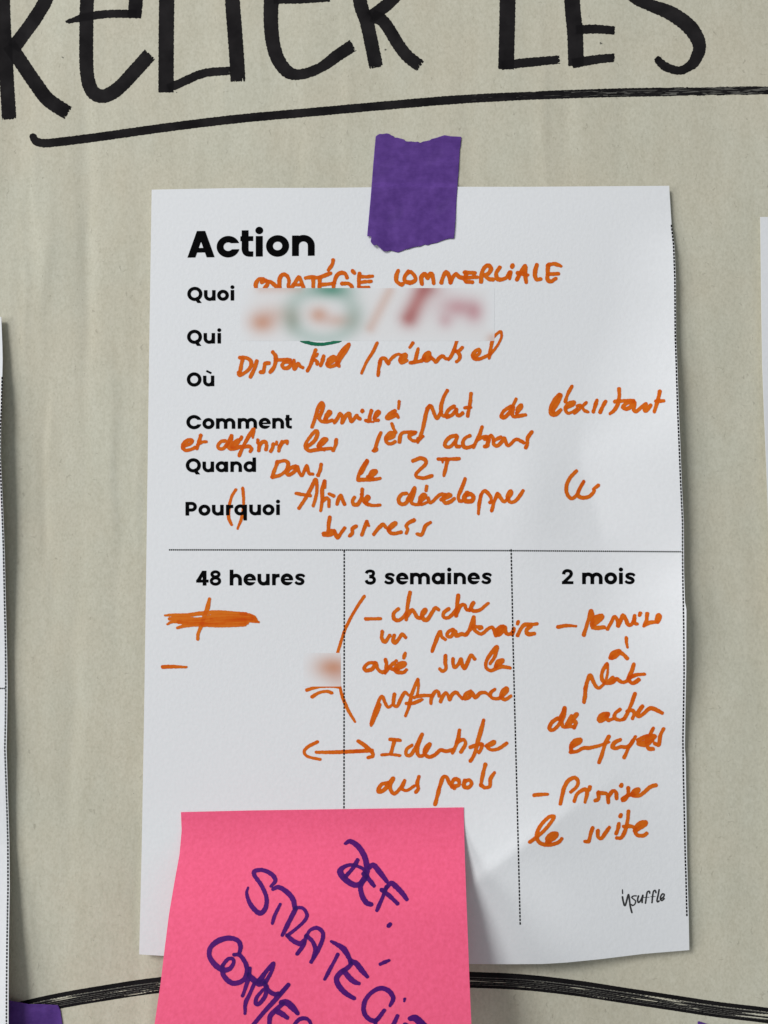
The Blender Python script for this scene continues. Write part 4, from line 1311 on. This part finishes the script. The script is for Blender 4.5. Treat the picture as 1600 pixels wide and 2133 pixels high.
def h_right(u, v):
    u = np.asarray(u, float)
    v = np.asarray(v, float)
    e = np.interp(v, [440, 600, 760, 1000, 1300, 2100], [0.3, 0.35, 0.7, 1.6, 2.2, 1.0])
    f = np.exp(-np.maximum(u - 1585, 0) / 60)
    return 0.7 + e * f


RU, RV = coons([(1584, 452), (1585.7, 610), (1588, 760), (1591.7, 860), (1596, 960), (1600, 1060), (1606, 1250), (1612, 1600), (1608, 2060)],
               [(2400, 446), (2420, 1200), (2430, 2050)], [(1584, 452), (2000, 449), (2400, 446)], [(1608, 2060), (2000, 2056), (2430, 2050)], 110, 200)
sr = slab('worksheet', RU, RV, h_right(RU, RV), 0.1, M_SHEET, tuple(P(2000.0, 1250.0, 0.7)))
tag(sr, 'white sheet at right edge, only a thin strip of its blank left margin in view', 'worksheet', 'printed action sheets on the kraft paper')


# ------------------------------------------------------------------ purple tapes
def tape(outline, surf, label, lift_back=0.12, g=2.0):
    a = np.array(outline, float)
    x0, y0 = a.min(0) - 4
    x1, y1 = a.max(0) + 4
    xs = np.arange(x0, x1, g)
    ys = np.arange(y0, y1, g)
    U, V = np.meshgrid(xs, ys)
    D = np.full(U.shape, 1e9)
    inside = np.zeros(U.shape, bool)
    n = len(a)
    for i in range(n):
        p, q = a[i], a[(i + 1) % n]
        d = q - p
        t = np.clip(((U - p[0]) * d[0] + (V - p[1]) * d[1]) / (d @ d + 1e-12), 0, 1)
        D = np.minimum(D, np.hypot(U - p[0] - t * d[0], V - p[1] - t * d[1]))
        cond = (p[1] > V) != (q[1] > V)
        xi = (q[0] - p[0]) * (V - p[1]) / (q[1] - p[1] + 1e-12) + p[0]
        inside ^= cond & (U < xi)
    F = np.where(inside, D, -D)
    V2, faces = march(F, x0, y0, g)
    uu, vv = V2[:, 0], V2[:, 1]
    top_ = P(uu, vv, surf(uu, vv))
    bot = top_.copy()
    bot[:, 1] += 0.0001
    m = len(top_)
    from collections import Counter
    cnt = {}
    for f in faces:
        for k in range(len(f)):
            e = (f[k], f[(k + 1) % len(f)])
            cnt[e] = 1
    rim = [[e[1], e[0], e[0] + m, e[1] + m] for e in cnt if (e[1], e[0]) not in cnt]
    allf = faces + [[i + m for i in f[::-1]] for f in faces] + rim
    o = link_mesh('masking_tape', np.vstack([top_, bot]), allf, M_TAPE, None, tuple(top_.mean(0)))
    sm = [True] * (2 * len(faces)) + [False] * len(rim)
    o.data.polygons.foreach_set('use_smooth', sm)
    tag(o, label, 'tape', 'strips of purple masking tape')
    return o


t6 = FR(740, 260, 6.667)
tp = t6((285, 160), (312, 140), (340, 125), (385, 128), (430, 118), (465, 122), (500, 145), (535, 158), (552, 180), (580, 176), (630, 190), (680, 203), (700, 226), (730, 232), (780, 230), (830, 238),
        (870, 232), (902, 252), (940, 232), (1000, 222), (1040, 212), (1060, 196), (1120, 182), (1180, 162), (1240, 143), (1320, 158), (1400, 162), (1476, 165), (1464, 300), (1455, 330), (1440, 620),
        (1410, 1000), (1392, 1350), (1374, 1580), (1310, 1578), (1250, 1592), (1190, 1615), (1130, 1640), (1050, 1655), (1010, 1672), (960, 1662), (900, 1690), (860, 1690), (800, 1700), (740, 1722), (690, 1732),
        (640, 1755), (590, 1772), (540, 1758), (490, 1742), (450, 1758), (400, 1755), (350, 1715), (320, 1680), (296, 1660), (272, 1676), (240, 1660), (214, 1620), (225, 1548), (190, 1545), (165, 1552), (215, 1000), (250, 550), (272, 300))


def h_tape(u, v):
    e = 388.5
    k = sstep((v - e + 9) / 12)
    lift = 0.9 * sstep((v - 470) / 60) * sstep((830 - u) / 70)
    wr = 0.05 * np.sin((u * 0.9 + v * 0.25) / 13 + 2 * np.sin(v / 60)) + 0.05 * np.sin((v + 0.2 * u) / 17)
    return (h_kraft(u, v) + 0.18) * (1 - k) + (h_sheet(u, v) + 0.18) * k + lift + wr


tape(tp, h_tape, 'torn strip of purple masking tape holding the top of the middle sheet')


def h_tape_l(u, v):
    # from the back of the left sheet down on to the kraft paper
    return h_kraft(u, v) + 0.16 + 2.2 * np.exp(-np.maximum(u - 10, 0) / 45.0) * 0.5 + 0.6 * sstep((125 - u) / 60)


tape([(-60, 2081), (-20, 2082), (18, 2084), (40, 2088), (60, 2092), (85, 2092), (105, 2093), (121, 2094), (126, 2105), (130, 2133), (134, 2200), (136, 2260), (-60, 2260)],
     h_tape_l, 'purple tape under the wavy left sheet, over the drawn arc')


def h_tape_r(u, v):
    return h_kraft(u, v) + 0.16


tape([(1453.5, 2127), (1462, 2129.5), (1470, 2132), (1485, 2137), (1510, 2134), (1560, 2140), (1610, 2136), (1640, 2138), (1650, 2380), (1460, 2380)], h_tape_r,
     'purple tape peeping in at the bottom edge, right of the pink sticky note')
